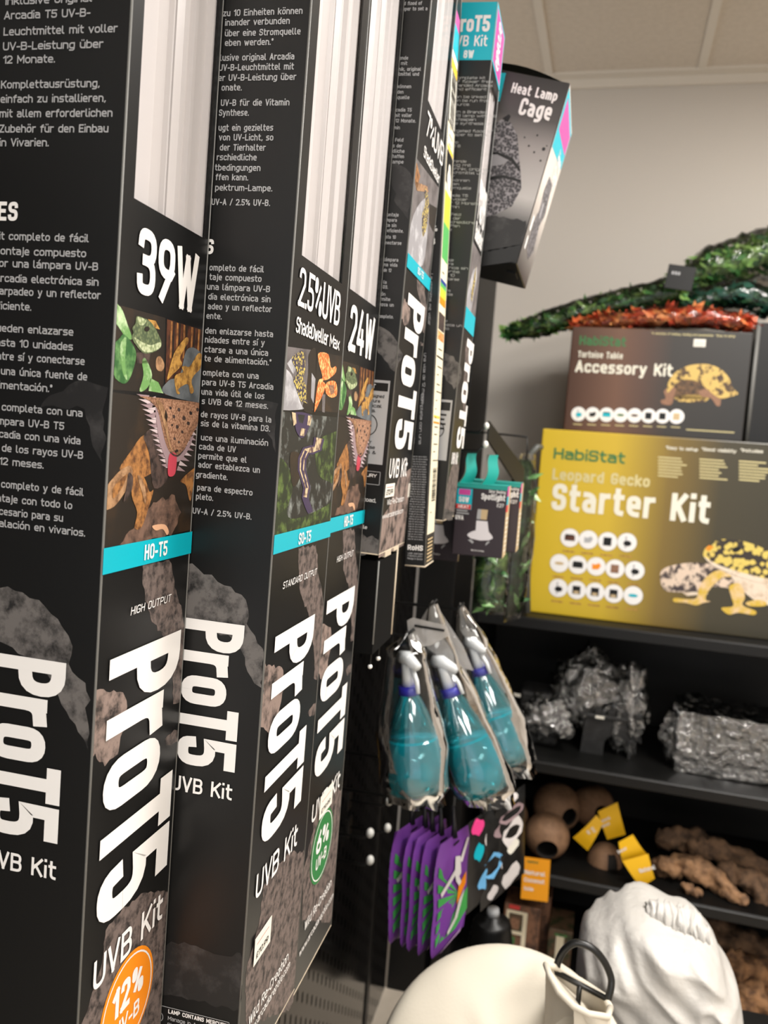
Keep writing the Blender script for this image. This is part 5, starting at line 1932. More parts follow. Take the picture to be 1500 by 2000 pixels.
for s_, x0, x1, yy in (('*Easy to setup', 1300, 1363, 877), ('*Good visibility', 1370, 1438, 880), ('*Includes', 1446, 1490, 882)):
    a, b = f.px(x0, yy), f.px(x1, yy + 2)
    text(g, f, s_, a[0], a[1], .0085, MATS['kit_text'], w=b[0] - a[0], wt=.18, L=2)
random.seed(11)
for cx in (1285, 1366, 1443):
    for k in range(7):
        yy = 894 + 6 * k + (cx - 1285) * .05
        a = f.px(cx, yy)
        patch(g, f, a[0], a[1], a[0] + .045 + .03 * random.random(), a[1] + .0034, MATS['kit_soft'], 2)
ICON = ['bark_red', 'ink_grey', 'card', 'card', 'sand', 'card', 'orange_ink', 'dragon', 'card', 'card', 'card', 'card', 'card', 'cyan']


def icon(g, f, x, y, r, k, kind):
    disc(g, f, x, y, r * 1.04, MATS['ink_grey'], 2)
    disc(g, f, x, y, r, MATS['ink'], 3)
    mt = MATS[kind]
    if k % 5 == 0:
        patch(g, f, x - r * .55, y - r * .3, x + r * .55, y + r * .25, mt, 5)
        patch(g, f, x - r * .5, y + r * .25, x + r * .45, y + r * .38, MATS['card'], 6)
    elif k % 5 == 1:
        g.poly([f.p(x + a * r, y + b * r, 5) for a, b in ((-.4, -.35), (.25, -.3), (.5, .1), (.3, .4), (-.1, .2), (-.45, .25))], mt)
    elif k % 5 == 2:
        patch(g, f, x - r * .45, y - r * .45, x + r * .4, y + r * .45, mt, 5)
        patch(g, f, x - r * .3, y - r * .4, x + r * .25, y - r * .1, MATS['sand'] if k > 9 else mt, 6)
    elif k % 5 == 3:
        patch(g, f, x - r * .2, y - r * .65, x - r * .05, y + r * .65, MATS['ink_grey'], 5)
        disc(g, f, x + r * .05, y - r * .1, r * .42, mt, 6, 16, r * .3)
    else:
        disc(g, f, x, y, r * .5, mt, 5, 16, r * .18)


pos = [(425, 640), (525, 650), (630, 660), (735, 665), (368, 778), (468, 787), (568, 795), (670, 808), (777, 818), (362, 912), (462, 923), (562, 933), (663, 943), (768, 953)]
for k, (x, y) in enumerate(pos):
    a = f.px(x / 2.778 + 960, y / 2.778 + 820)
    icon(g, f, a[0], a[1], .0250, (k if k < 9 else (3, 2, 2, 2, 4)[k - 9] + 10), ICON[k])
    patch(g, f, a[0] - .016, a[1] - .040, a[0] + .016, a[1] - .036, MATS['gecko'], 2)
A = lambda pts, mt, L: g.poly([f.p(a, b, L) for a, b in soft([f.px(*p) for p in K6(*pts)])], mt)
A([(915, 860), (928, 812), (1000, 785), (1100, 775), (1200, 785), (1260, 815), (1340, 850), (1560, 900), (1560, 990), (1380, 930), (1200, 905), (1120, 930), (1000, 935), (935, 920)], 'gecko_tail', 2)
A([(1020, 925), (1120, 935), (1180, 945), (1060, 955)], 'gecko_white', 1)
A([(1160, 748), (1240, 800), (1300, 850), (1340, 905), (1440, 985), (1560, 1000), (1560, 850), (1400, 800), (1280, 770)], 'gecko_white', 3)
A([(1150, 718), (1166, 690), (1205, 672), (1212, 652), (1290, 648), (1380, 662), (1470, 695), (1560, 745), (1560, 880), (1440, 850), (1330, 820), (1240, 790), (1190, 765), (1152, 742)], 'gecko_skin', 4)
A([(1152, 742), (1190, 765), (1240, 790), (1330, 820), (1440, 850), (1560, 880), (1560, 905), (1420, 875), (1300, 835), (1200, 790)], 'gecko_white', 5)
A([(1305, 702), (1325, 688), (1345, 690), (1352, 702), (1335, 715), (1312, 716)], 'card', 6)
A([(1160, 700), (1180, 680), (1206, 690), (1180, 712)], 'orange_ink', 6)
A([(1180, 840), (1240, 815), (1300, 850), (1245, 858), (1176, 930), (1162, 975), (1188, 985), (1150, 992), (1110, 1006), (1050, 992), (990, 988), (992, 966), (1060, 972), (1112, 965), (1130, 900)], 'gecko_leg', 6)
A([(1290, 900), (1350, 890), (1375, 960), (1362, 1005), (1432, 1036), (1422, 1058), (1340, 1046), (1290, 1056), (1256, 1036), (1250, 1018), (1310, 1010), (1300, 960)], 'gecko_leg', 6)
A([(1380, 990), (1450, 975), (1490, 990), (1480, 1010), (1400, 1010)], 'gecko_leg', 5)
g.build('carton', t)

# ---- tortoise accessory kit box
D0 = PR(1118, 641, 2.44), PR(1100, 837, 2.44)
xa, zta = (D0[0].x + D0[1].x) / 2, (PR(1118, 641, 2.44).z + PR(1470, 645, 2.44).z) / 2
WA = (PR(1472, 645, 2.44).x + PR(1452, 850, 2.44).x) / 2 - xa
gradient('accessory_print', [(0, (70, 44, 30)), (.28, (104, 72, 54)), (.42, (82, 58, 46)), (.58, (48, 44, 40)), (1, (38, 36, 34))], 0, 0, WA)
t = thing('accessory_kit_box', 'brown box reading Tortoise Table Accessory Kit, stacked on the yellow kit', 'box', (xa, 2.44, zt), 'r')
g = G()
g.box((xa, 2.44, zt + .0005), (xa + WA, 2.72, zta), 'accessory_print', .003, 2)
f = F((xa, 2.44, 0), (1, 0, 0), (0, 0, 1), (0, -1, 0), 'r', .0003)
textpx(g, f, 'HabiStat', (1131, 675.4), (1222, 675.4), (1132, 657), MATS['habi_green'], wt=.19, L=2)
textpx(g, f, 'Tortoise Table', (1128.5, 699.5), (1216, 699.5), (1129, 687), MATS['kit_text'], wt=.17, L=2)
textpx(g, f, 'Accessory Kit', (1122.7, 729), (1312.8, 733), (1125, 706), MATS['kit_text'], wt=.19, L=2)
a, b = f.px(1272, 653), f.px(1436, 655)
text(g, f, '*A selection of heating, feeding and accessories  *Easy to setup', a[0], a[1], .006, MATS['kit_soft'], w=b[0] - a[0], wt=.15, L=2)
for k in range(8):
    a = f.px((472 + 76 * k) / 2.778 + 960, (1135 + 2 * k) / 2.778 + 400)
    icon(g, f, a[0], a[1], .0195, (3, 1, 0, 4, 4, 2, 2, 12)[k], ('cyan', 'card', 'cyan', 'leaf_b', 'log', 'card', 'card', 'sand')[k])
    patch(g, f, a[0] - .012, a[1] - .030, a[0] + .012, a[1] - .0275, MATS['kit_soft'], 2)
a, b = f.px(1340, 840), f.px(1434, 845)
patch(g, f, a[0], a[1], b[0], a[1] + .003, MATS['kit_soft'], 2)
K5 = lambda *p: [(x / 2.778 + 960, y / 2.778 + 400) for x, y in p]
A = lambda pts, mt, L: g.poly([f.p(a, b, L) for a, b in soft([f.px(*p) for p in K5(*pts)])], mt)
A([(1000, 1040), (1120, 1030), (1180, 1040), (1150, 1070), (1020, 1068)], 'shell', 2)
A([(985, 985), (1000, 950), (1100, 950), (1180, 1000), (1180, 1050), (1000, 1050)], 'shell_dark', 2)
A([(935, 1010), (975, 985), (1000, 1000), (990, 1040), (975, 1085), (925, 1080), (920, 1060), (945, 1050)], 'dragon', 3)
A([(1125, 1010), (1180, 1000), (1240, 1040), (1240, 1088), (1220, 1090), (1190, 1050), (1140, 1040)], 'dragon', 3)
A([(955, 975), (975, 935), (1010, 900), (1080, 870), (1170, 865), (1240, 890), (1285, 935), (1310, 990), (1338, 1025), (1300, 1040), (1240, 1050), (1180, 1010), (1120, 960), (1040, 950), (990, 985), (955, 1020)], 'shell', 4)
A([(1010, 975), (1050, 958), (1090, 970), (1098, 1005), (1060, 1030), (1015, 1010)], 'shell_dark', 5)
a, b = f.px(1354, 677), f.px(1379, 663)
g.build('carton', t)
h = G()
patch(h, f, a[0], a[1], b[0], b[1], MATS['paper'], 4)
for k in range(2):
    patch(h, f, a[0] + .004, a[1] + .004 + .006 * k, b[0] - .004, a[1] + .006 + .006 * k, MATS['ink_grey'], 6)
h.build('price_sticker', t)

# ---- dark box standing to the right of the kits
c0, c1 = PR(1478, 640, 2.46), PR(1455, 850, 2.46)
t = thing('black_carton', 'tall black carton at the picture edge, right of the tortoise kit', 'box', (c0.x, 2.46, zt), 'r')
g = G()
g.box((xa + WA + .012, 2.46, zt + .0005), (xa + WA + .30, 2.74, zta + .03), 'card', .003)
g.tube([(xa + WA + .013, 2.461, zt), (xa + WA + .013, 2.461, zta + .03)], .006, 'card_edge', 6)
g.build('carton', t)
clear('clear_lid', (.8, .8, .8), .06, .1, (150, 150, 148), .25)


# ---- bagged artificial plants lying over the kits
def garland(pts, rs, lab, mats, seed, name, cat='plant'):
    t = thing(name, lab, cat, pts[0], 'r', 'bagged artificial plants on the kits')
    random.seed(seed)
    g = G()
    n = len(pts)
    dense = []
    for i in range(n - 1):
        for k in range(8):
            q = k / 8
            dense.append((Vector(pts[i]).lerp(Vector(pts[i + 1]), q), rs[i] * (1 - q) + rs[i + 1] * q))
    g.tube([p for p, r in dense], [r * .45 for p, r in dense], mats[0], 8)
    for p, r in dense:
        for k in range(22):
            d = Vector((random.gauss(0, .5), random.gauss(0, .45), random.gauss(0, .5)))
            if d.length > 1:
                d.normalize()
            c = p + d * r * .85
            ax = Vector((random.uniform(-1, 1), random.uniform(-.6, .6), random.uniform(-.5, .5))).normalized() * random.uniform(.016, .03)
            s_ = ax.cross(Vector((random.uniform(-1, 1), random.uniform(-1, 1), .6))).normalized() * random.uniform(.007, .012)
            g.add([c - ax, c - ax * .2 + s_, c + ax, c - ax * .2 - s_], [(0, 1, 2, 3)], random.choice(mats))
    g.build('foliage', t)
    g = G()
    rows = []
    for i, (p, r) in enumerate(dense):
        ed = .35 if i in (0, len(dense) - 1) else 1
        rows.append([p + Vector((0, math.cos(a) * r * 1.15 * ed, math.sin(a) * r * 1.1 * ed)) * (1 + .22 * noise.noise(Vector((i * .6, math.cos(a) * 2, math.sin(a) * 2 + seed)))) for a in [k * math.pi / 8 for k in range(16)]])
    g.grid(rows, 'poly_wrap', True, True)
    g.build('clear_bag', t)
    return t


M('fol_a', (104, 146, 70), .5, n=((150, 182, 104), 20, .4, .6))
M('fol_b', (36, 76, 42), .5)
M('fol_c', (66, 118, 58), .5)
M('fol_d', (34, 88, 72), .5)
M('fol_o', (214, 96, 52), .5, n=((236, 160, 96), 14, .45, .6))
M('fol_r', (180, 66, 40), .5)
yb_ = 2.50
GP = [PR(x, y, yb_ + dy) for x, y, dy in ((990, 650, 0), (1060, 632, .01), (1150, 606, .02), (1250, 585, .02), (1345, 560, .02))]
garland(GP, [.020, .034, .036, .038, .042], 'long green artificial plant in clear bag, its thin end reaching toward the tilted grey box', ['fol_b', 'fol_c', 'fol_c', 'fol_a'], 3, 'plant_garland')
GP = [PR(x, y, yb_ + .17) for x, y in ((1310, 566), (1370, 530), (1440, 512), (1520, 488), (1600, 470))]
garland(GP, [.036, .062, .068, .07, .07], 'thick bright green artificial plant in clear bag, upper right above the kits', ['fol_a', 'fol_a', 'fol_c', 'fol_b'], 8, 'plant_garland')
GP = [PR(x, y, yb_ + .09) for x, y in ((1290, 610), (1360, 590), (1440, 572), (1520, 600))]
garland(GP, [.03, .036, .04, .04], 'dark teal green plant in clear bag, lying between the bright green and the orange ones', ['fol_d', 'fol_b'], 5, 'plant_garland')
GP = [PR(x, y, yb_ - .03) for x, y in ((1125, 634), (1200, 626), (1290, 618), (1380, 620), (1470, 634))]
garland(GP, [.014, .022, .028, .028, .022], 'orange red artificial plant in clear bag lying on the tortoise kit', ['fol_o', 'fol_o', 'fol_r'], 4, 'plant_garland')
c = PR(1325, 545, 2.44)
g = G()
g.box((c.x - .036, 2.43, c.z - .03), (c.x + .036, 2.434, c.z + .034), 'card', .001, 1)
ft_ = F((c.x - .036, 2.43, c.z - .03), (1, 0, 0), (0, 0, 1), (0, -1, 0), 'r', .0004)
for k in range(3):
    patch(g, ft_, .012 + .008 * k, .038, .017 + .008 * k, .046, MATS['ink_grey'], 2)
solo(g, 'header_card', 'small black header card hanging among the green bagged plants', 'card', (c.x, 2.432, c.z - .03), 'r', rot=(0, math.radians(7), 0))

# ------------------------------------------------------------------ second shelf: plastic wrapped hides
M('cave', (24, 24, 24), .55, n=((46, 46, 46), 30, .45, .7))
clear('crinkle', (.95, .95, .95), .11, .09, (206, 204, 200), .13, bump=(38, 1.0, .02))


def crumple(g, c, sx, sy, sz, mat, seed, n=26, amp=.35, freq=2.6):
    def fn(d):
        a = noise.noise(d * freq + Vector((seed, 0, 0)))
        b = noise.noise(d * freq * 3.1 + Vector((0, seed, 0)))
        return 1 + amp * a + amp * .55 * (abs(b) * 2 - .5)
    g.ball(c, 1.0, mat, n, (sx, sy, sz), fn)


def P2(x, y, d):
    return PR(x, y, FY + d)


t0 = P2(1176, 1500, .13)
t = thing('castle_hide', 'dark hide with arched doorway under a crumpled clear bag', 'hide', (t0.x, FY + .13, Z2s), 'r', 'bagged hides on the second shelf')
g = G()
xc, wc, hc = t0.x + .004, .138, .105
pts = []
aw, ah = .030, .030
out = [(-wc / 2, 0), (-aw - .004, 0), (-aw - .004, ah)] + [((-aw - .004) * math.cos(k * math.pi / 10), ah + aw * 1.1 * math.sin(k * math.pi / 10)) for k in range(1, 10)] + [(aw + .004, ah), (aw + .004, 0), (wc / 2, 0), (wc / 2 - .006, hc), (-wc / 2 + .006, hc)]
ofs = .028
out = [(a + (ofs if -.05 < a < .05 and b < ah + aw * 1.2 else 0), b) for a, b in out]
fr = [Vector((xc + a, FY + .13, Z2s + b)) for a, b in out]
bk = [p + Vector((0, .14, 0)) for p in fr]
g.poly(fr, 'cave')
g.poly(bk, 'cave')
n = len(fr)
for i in range(n):
    j = (i + 1) % n
    g.quad(fr[i], fr[j], bk[j], bk[i], 'cave')
g.box((xc - wc / 2 - .008, FY + .122, Z2s + hc), (xc + wc / 2 + .008, FY + .278, Z2s + hc + .012), 'cave', .003)
for k in range(5):
    x = xc - wc / 2 + .036 * k
    g.box((x - .006, FY + .122, Z2s + hc + .012), (x + .014, FY + .14, Z2s + hc + .028), 'cave', .002)
g.build('stone_body', t)
g = G()
c = P2(1168, 1440, .115)
g.quad((c.x - .012, FY + .119, Z2s + hc + .002), (c.x + .012, FY + .119, Z2s + hc + .002), (c.x + .012, FY + .119, Z2s + hc + .010), (c.x - .012, FY + .119, Z2s + hc + .010), 'paper')
g.build('price_sticker', t)
g = G()
c = P2(1150, 1350, .20)
crumple(g, (c.x - .005, FY + .20, c.z), .10, .075, .105, 'crinkle', 2, 30)
c = P2(1235, 1390, .17)
crumple(g, (c.x - .01, FY + .18, c.z), .055, .06, .13, 'crinkle', 7, 26)
g.build('clear_bag', t)
t0 = P2(1060, 1490, .12)
t = thing('bagged_hide', 'low dark hide in crumpled clear bag, right of the spray bottles', 'hide', (t0.x, FY + .12, Z2s), 'r', 'bagged hides on the second shelf')
g = G()
g.box((t0.x - .12, FY + .13, Z2s), (t0.x + .035, FY + .27, Z2s + .085), 'cave', .012, 3)
g.box((t0.x - .085, FY + .15, Z2s + .085), (t0.x + .01, FY + .26, Z2s + .15), 'cave', .012, 3)
g.build('stone_body', t)
g = G()
c = P2(1010, 1345, .13)
g.quad((c.x - .012, FY + .148, Z2s + .128), (c.x + .010, FY + .148, Z2s + .127), (c.x + .010, FY + .148, Z2s + .136), (c.x - .012, FY + .148, Z2s + .137), 'paper')
g.build('price_sticker', t)
g = G()
c = P2(1062, 1400, .14)
crumple(g, (c.x, FY + .15, c.z), .075, .06, .062, 'crinkle', 4, 24)
c = P2(1100, 1420, .12)
crumple(g, (c.x, FY + .10, c.z), .028, .02, .03, 'crinkle', 6, 18)
g.build('clear_bag', t)
t0 = P2(1420, 1540, .10)
t = thing('bagged_hide', 'wide stack of dark slabs in shiny clear wrap at the right', 'hide', (t0.x, FY + .1, Z2s), 'r', 'bagged hides on the second shelf')
g = G()
M('slab', (38, 36, 34), .5, n=((70, 66, 62), 26, .45, .65))
for k in range(5):
    g.box((t0.x - .12 + .006 * (k % 2), FY + .10 + .004 * (k % 3), Z2s + .001 + .026 * k), (t0.x + .165 - .004 * k, FY + .34, Z2s + .025 + .026 * k), 'slab', .005, 2)
g.build('slab_stack', t)
g = G()
c = P2(1400, 1470, .1)
crumple(g, (t0.x - .13, FY + .16, Z2s + .085), .05, .07, .078, 'crinkle', 12, 24)
rows = []
for i in range(31):
    u = i / 30
    rows.append([Vector((t0.x - .14 + .32 * u, FY + .092 - .012 * abs(noise.noise(Vector((u * 9, v * 22, 3)))), Z2s + .004 + .165 * v + .010 * noise.noise(Vector((u * 7, v * 3, 1))))) for v in [k / 20 for k in range(21)]])
g.grid(rows, 'crinkle')
rows = []
for i in range(31):
    u = i / 30
    rows.append([Vector((t0.x - .14 + .32 * u, FY + .09 + .2 * v, Z2s + .165 + .022 * noise.noise(Vector((u * 8, v * 5, 9))))) for v in [k / 12 for k in range(13)]])
g.grid(rows, 'crinkle')
g.build('clear_wrap', t)

# ------------------------------------------------------------------ third shelf: coconut hides, tags, driftwood
M('coco', (132, 100, 74), .75, n=((104, 76, 54), 26, .4, .65, 6), bump=(120, .25, .004))
M('coco_in', (20, 15, 11), .9)
M('tag_yellow', (240, 186, 24), .45)
M('tag_fold', (246, 204, 60), .45)
M('twine', (150, 116, 70), .8)


def coco(c, r, axis, hole, lab, stretch=1.0):
    """hollow coconut shell with a round entrance along axis"""
    axis = Vector(axis).normalized()
    t = thing('coconut_hide', lab, 'hide', (c[0], c[1], c[2] - r), 'r', 'coconut hides')
    g = G()
    th0 = math.asin(hole)
    pr = []
    for k in range(19):
        th = th0 + (math.pi - th0) * k / 18
        pr.append((r * math.sin(th), r * math.cos(th) * stretch))
    g.lathe(pr, c, 'coco', 30, axis)
    g.build('shell', t)
    g = G()
    pr = [(r * math.sin(th0), r * math.cos(th0) * stretch)]
    for k in range(13):
        th = th0 + (math.pi - th0) * k / 12
        pr.append((r * .9 * math.sin(th), r * .88 * math.cos(th) * stretch))
    g.lathe(pr, c, 'coco_in', 30, axis)
    g.build('hollow', t)
    return t


def tagp(pts, d, lab, words, mat='tag_yellow', fold=False):
    """hang tag: four corners in the picture (tl, tr, br, bl) at depth d behind the shelf front"""
    q = [P2(x, y, d) for x, y in pts]
    t = thing('hang_tag', lab, 'tag', q[3].lerp(q[2], .5), 'r', 'yellow hang tags')
    u, v = (q[1] - q[0]), (q[0] - q[3])
    nn = u.cross(v).normalized()
    if nn.y > 0:
        nn = -nn
    th = nn * .0006
    g = G()
    n = 8
    rows = []
    for i in range(n + 1):
        k = i / n
        l, r = q[3].lerp(q[0], k), q[2].lerp(q[1], k)
        bow = nn * (.008 * math.sin(math.pi * k) if fold else 0)
        rows.append([l + bow, l.lerp(r, .5) + bow, r + bow])
    g.grid(rows, mat, True)
    g.grid([[p - th * 2 for p in r] for r in rows], mat, True)
    f = F(q[3], u.normalized(), (v - u.normalized() * v.dot(u.normalized())).normalized(), nn, 'r', .0003)
    W_, H_ = u.length, v.length
    for s_, a, b, hh, ww, mt in words:
        if fold:
            f2_ = F(q[3] + nn * .0085, f.u, f.v, nn, 'r', .0003)
        else:
            f2_ = f
        text(g, f2_, s_, a * W_, b * H_, hh * H_, MATS[mt], w=ww * W_, wt=.2, L=3)
    g.build('card', t)
    return t


R_ = .0415


def on3(x, y, d, r):
    p = P2(x, y, d)
    return Vector((p.x, FY + d, Z3s + r))


coco(on3(1068, 1632, .10, .064), .064, (.12, -1, -.30), .47, 'round coconut hide facing out, beside the yellow upright tag')
coco(on3(1078, 1590, .25, .070) + Vector((.012, 0, .020)), .072, (.75, -1, -.02), .36, 'coconut hide behind the round front one')
coco(on3(1000, 1610, .16, .062) + Vector((-.02, 0, .012)), .064, (.5, -1, -.35), .34, 'coconut hide peeping out right of the black packs', 1.15)
coco(on3(1158, 1580, .30, .062) + Vector((0, 0, .03)), .064, (.45, -1, .1), .34, 'coconut hide in the shadow behind the yellow tags')
c = on3(1183, 1662, .14, .034)
t = thing('coconut_hide', 'small half coconut hide with a notched doorway', 'hide', (c.x, c.y, Z3s), 'r', 'coconut hides')
g = G()
pr = [(.05 * math.sin(k * math.pi / 24), .055 * math.cos(k * math.pi / 24)) for k in range(13)]
n = 40
rows = []
for (r, z) in pr:
    rows.append([(c.x + r * math.cos(2 * math.pi * k / n), c.y + r * math.sin(2 * math.pi * k / n), Z3s + z) for k in range(n)])
vs = [p for r in rows for p in r]
fs = []
for i in range(len(rows) - 1):
    for k in range(n):
        a = 2 * math.pi * (k + .5) / n
        door = -1.35 < (a - 2 * math.pi if a > math.pi else a) < -.78 and i > 5
        if not door:
            fs.append((i * n + k, i * n + (k + 1) % n, (i + 1) * n + (k + 1) % n, (i + 1) * n + k))
g.add(vs, fs, 'coco', True)
g.build('shell', t)
g = G()
g.lathe([(r * .92, z * .93) for r, z in pr[::-1]], (c.x, c.y, Z3s), 'coco_in', 24)
g.build('hollow', t)
W3w = [('Natural', .12, .62, .10, .55, 'ink'), ('Decor', .12, .46, .10, .42, 'ink')]
tagp([(1022, 1673), (1075, 1680), (1070, 1762), (1017, 1755)], -.015, 'upright amber tag hanging over the shelf edge below the round coconut', [('Natural', .12, .60, .10, .76, 'ink'), ('Coconut', .12, .42, .10, .74, 'ink'), ('hide', .12, .22, .09, .34, 'ink'), ('HabiStat', .22, .88, .05, .4, 'habi_green')], 'tag_amber' if 'tag_amber' in MATS else M('tag_amber', (238, 158, 22), .45).name)
tagp([(1165, 1592), (1178, 1608), (1148, 1662), (1119, 1636)], .10, 'yellow tag on the small coconut, turned on its corner', W3w, fold=True)
tagp([(1168, 1585), (1206, 1567), (1222, 1630), (1186, 1640)], .13, 'yellow tag leaning up against the dark coconut', W3w, fold=True)
tagp([(1208, 1645), (1236, 1630), (1266, 1672), (1216, 1684)], .05, 'yellow tag lying upper half bent toward the driftwood', [('Decor', .15, .5, .16, .6, 'ink')], fold=True)
tagp([(1216, 1682), (1266, 1668), (1279, 1716), (1252, 1733)], .03, 'yellow tag drooping to the shelf edge left of the driftwood', [('Natural', .2, .5, .14, .6, 'ink')], fold=True)

M('drift', (158, 120, 86), .8, n=((74, 52, 36), 30, .42, .66, 8), bump=(60, .5, .008))
M('drift_dark', (118, 90, 66), .85, n=((50, 36, 26), 30, .4, .65, 8), bump=(60, .5, .008))


def drift(pts, rs, lab, mat, seed, group='driftwood pieces', d=.15, name='driftwood', fr=True, flat=.6):
    g = G()
    P_ = [Vector(p) for p in pts]
    dense, rr = [], []
    for i in range(len(P_) - 1):
        for k in range(8):
            q = k / 8
            dense.append(P_[i].lerp(P_[i + 1], q))
            rr.append(rs[i] * (1 - q) + rs[i + 1] * q)
    dense.append(P_[-1])
    rr.append(rs[-1])
    rows = []
    for i, p in enumerate(dense):
        tdir = (dense[min(i + 1, len(dense) - 1)] - dense[max(i - 1, 0)]).normalized()
        a0 = tdir.cross(Vector((0, 1, .2))).normalized()
        b0 = tdir.cross(a0)
        row = []
        for k in range(18):
            a = 2 * math.pi * k / 18
            dd = a0 * math.cos(a) + b0 * math.sin(a)
            m_ = 1 + .8 * noise.noise(Vector((i * .3, math.cos(a) * 1.4 + seed, math.sin(a) * 1.4))) + .45 * noise.noise(Vector((i * .6, math.cos(a) * 4, math.sin(a) * 4 + seed)))
            if i in (0, len(dense) - 1):
                m_ *= .3
            row.append(p + dd * rr[i] * m_)
        rows.append(row)
    g.grid(rows, mat, True, True)
    lo = min(p.z for r in rows for p in r)
    return solo(g, name, lab, 'wood', (P_[0].x, P_[0].y, lo), 'r', group)


def L3(x, y, d, up=.03):
    p = P2(x, y, d)
    return Vector((p.x, FY + d, max(p.z, Z3s + .012)))


drift([L3(1280, 1640, .22), L3(1340, 1640, .24), L3(1400, 1662, .22), L3(1480, 1690, .20), L3(1560, 1720, .2)], [.026, .036, .030, .024, .02], 'back piece of driftwood, lying highest', 'drift_dark', 1)
drift([L3(1285, 1690, .10), L3(1335, 1690, .11), L3(1390, 1712, .09), L3(1440, 1755, .05), L3(1462, 1772, .04)], [.018, .028, .026, .015, .010], 'front knobbly driftwood branch pointing right to the shelf edge', 'drift', 2)
drift([L3(1275, 1680, .16), L3(1292, 1700, .13), L3(1310, 1705, .12)], [.018, .022, .012], 'stubby driftwood knob beside the yellow tags', 'drift', 3)
drift([L3(1330, 1725, .05), L3(1355, 1742, .04), L3(1372, 1756, .04)], [.008, .013, .008], 'small driftwood sliver near the shelf edge', 'drift', 5)
drift([L3(1400, 1690, .14), L3(1450, 1715, .12), L3(1500, 1750, .10), L3(1560, 1780, .10)], [.016, .03, .032, .03], 'driftwood chunk running out of the picture at the right', 'drift_dark', 6)

# ------------------------------------------------------------------ lowest level: cork bark and boxed decor
ZF = .12


def L4(x, y, d):
    return P2(x, y, d)


M('cork', (150, 110, 74), .85, n=((70, 46, 28), 22, .42, .62, 8), bump=(50, .6, .01))
for i, (x, y, d, r, ln, lab) in enumerate(((1395, 1822, .24, .045, .20, 'long cork tube high behind the white drawstring bag'), (1452, 1895, .14, .040, .14, 'cork piece right of the white drawstring bag'),
                                           (1480, 1962, .07, .045, .16, 'cork piece low at the lower right corner'))):
    c = L4(x, y, d)
    drift([c + Vector((-ln * .4, 0, .02)), c, c + Vector((ln * .45, .01, -.03)), c + Vector((ln, .02, -.05))], [r * .8, r, r, r * .8], lab, 'cork' if i in (1, 2) else 'drift_dark', 20 + i, 'cork pieces', name='cork_piece')
# stack that carries the cork, out of the light
c = L4(1460, 1960, .1)
g = G()
g.box((c.x - .30, FY + .03, ZF), (c.x + .45, FY + .30, c.z - .075), 'card', .006)
solo(g, 'storage_crate', 'dark crate under the cork pieces on the lowest shelf', 'crate', (c.x, FY + .2, ZF), 'r')
M('camo', (96, 72, 54), .5, n=((44, 52, 30), 26, .45, .6))
M('camo_b', (120, 84, 62), .5, n=((60, 40, 30), 30, .45, .6))
for i, (x0, x1, y0, d, dep, mt, lab) in enumerate(((986, 1058, 1762, .04, .10, 'camo_b', 'brown patterned decor box with cream framed picture'), (1072, 1120, 1812, .10, .12, 'camo', 'brown and green decor box behind the white bag handle'), (1040, 1078, 1745, .16, .1, 'camo_b', 'dark brown decor box behind the cream framed one'))):
    a, b = L4(x0, y0, d), L4(x1, y0, d)
    t = thing('decor_box', lab, 'box', ((a.x + b.x) / 2, FY + d, ZF), 'r', 'boxed decor on the lowest shelf')
    g = G()
    g.box((a.x, FY + d, ZF), (b.x, FY + d + dep, a.z), mt, .002, 1)
    f = F((a.x, FY + d, 0), (1, 0, 0), (0, 0, 1), (0, -1, 0), 'r', .0004)
    if i == 0:
        q = [f.px(*p) for p in ((990, 1775), (1030, 1775), (1022, 1828), (986, 1826))]
        patch(g, f, q[0][0], q[2][1], q[1][0], q[0][1], MATS['cream'], 2)
        patch(g, f, q[0][0] + .008, q[2][1] + .010, q[1][0] - .010, q[0][1] - .008, MATS['camo'], 3)
        patch(g, f, q[0][0] + .014, q[2][1] + .016, q[1][0] - .018, q[0][1] - .022, MATS['dragon'], 4)
        patch(g, f, q[1][0] - .010, q[2][1] - .14, q[1][0] + .002, q[0][1], MATS['cream'], 2)
        patch(g, f, q[0][0] + .006, q[0][1] + .004, q[0][0] + .036, q[0][1] + .016, MATS['red_ink'], 2)
        patch(g, f, q[0][0] + .004, q[2][1] - .03, q[0][0] + .03, q[2][1] - .008, MATS['leaf_b'], 2)
    if i == 1:
        q = f.px(1086, 1835)
        patch(g, f, q[0], q[1] - .06, q[0] + .022, q[1] + .012, MATS['cream'], 2)
        patch(g, f, q[0] - .006, q[1] + .012, q[0] + .03, q[1] + .02, MATS['leaf_b'], 3)
    g.build('carton', t)

# ------------------------------------------------------------------ white cloth bags in the aisle
M('canvas', (212, 204, 188), .8, bump=(240, .12, .002))
M('satin', (196, 193, 188), .45, bump=(14, .5, .02))
M('canvas_in', (200, 192, 178), .85)
c0 = PG(985, 2130, 1.08)
RD = .175
yaw_d = Vector((.05, -.80, .60)).normalized()
g = G()
tb = 0.60
t = thing('display_table', 'low black display table below the white bags', 'table', (.12, 1.35, 0), 'g')
g.box((-.14, 1.02, tb - .03), (.46, 1.62, tb), 'black_board', .004)
g.build('tabletop', t)
for sx, sy in ((-.12, 1.04), (.41, 1.04), (-.12, 1.57), (.41, 1.57)):
    g = G()
    g.box((sx, sy, 0), (sx + .03, sy + .03, tb - .03), 'black_metal', .003)
    g.build('leg', t)
zd = c0.z
t = thing('carry_bag', 'round cream canvas carry bag with black wire handle', 'bag', (c0.x, c0.y, tb), 'g')
g = G()
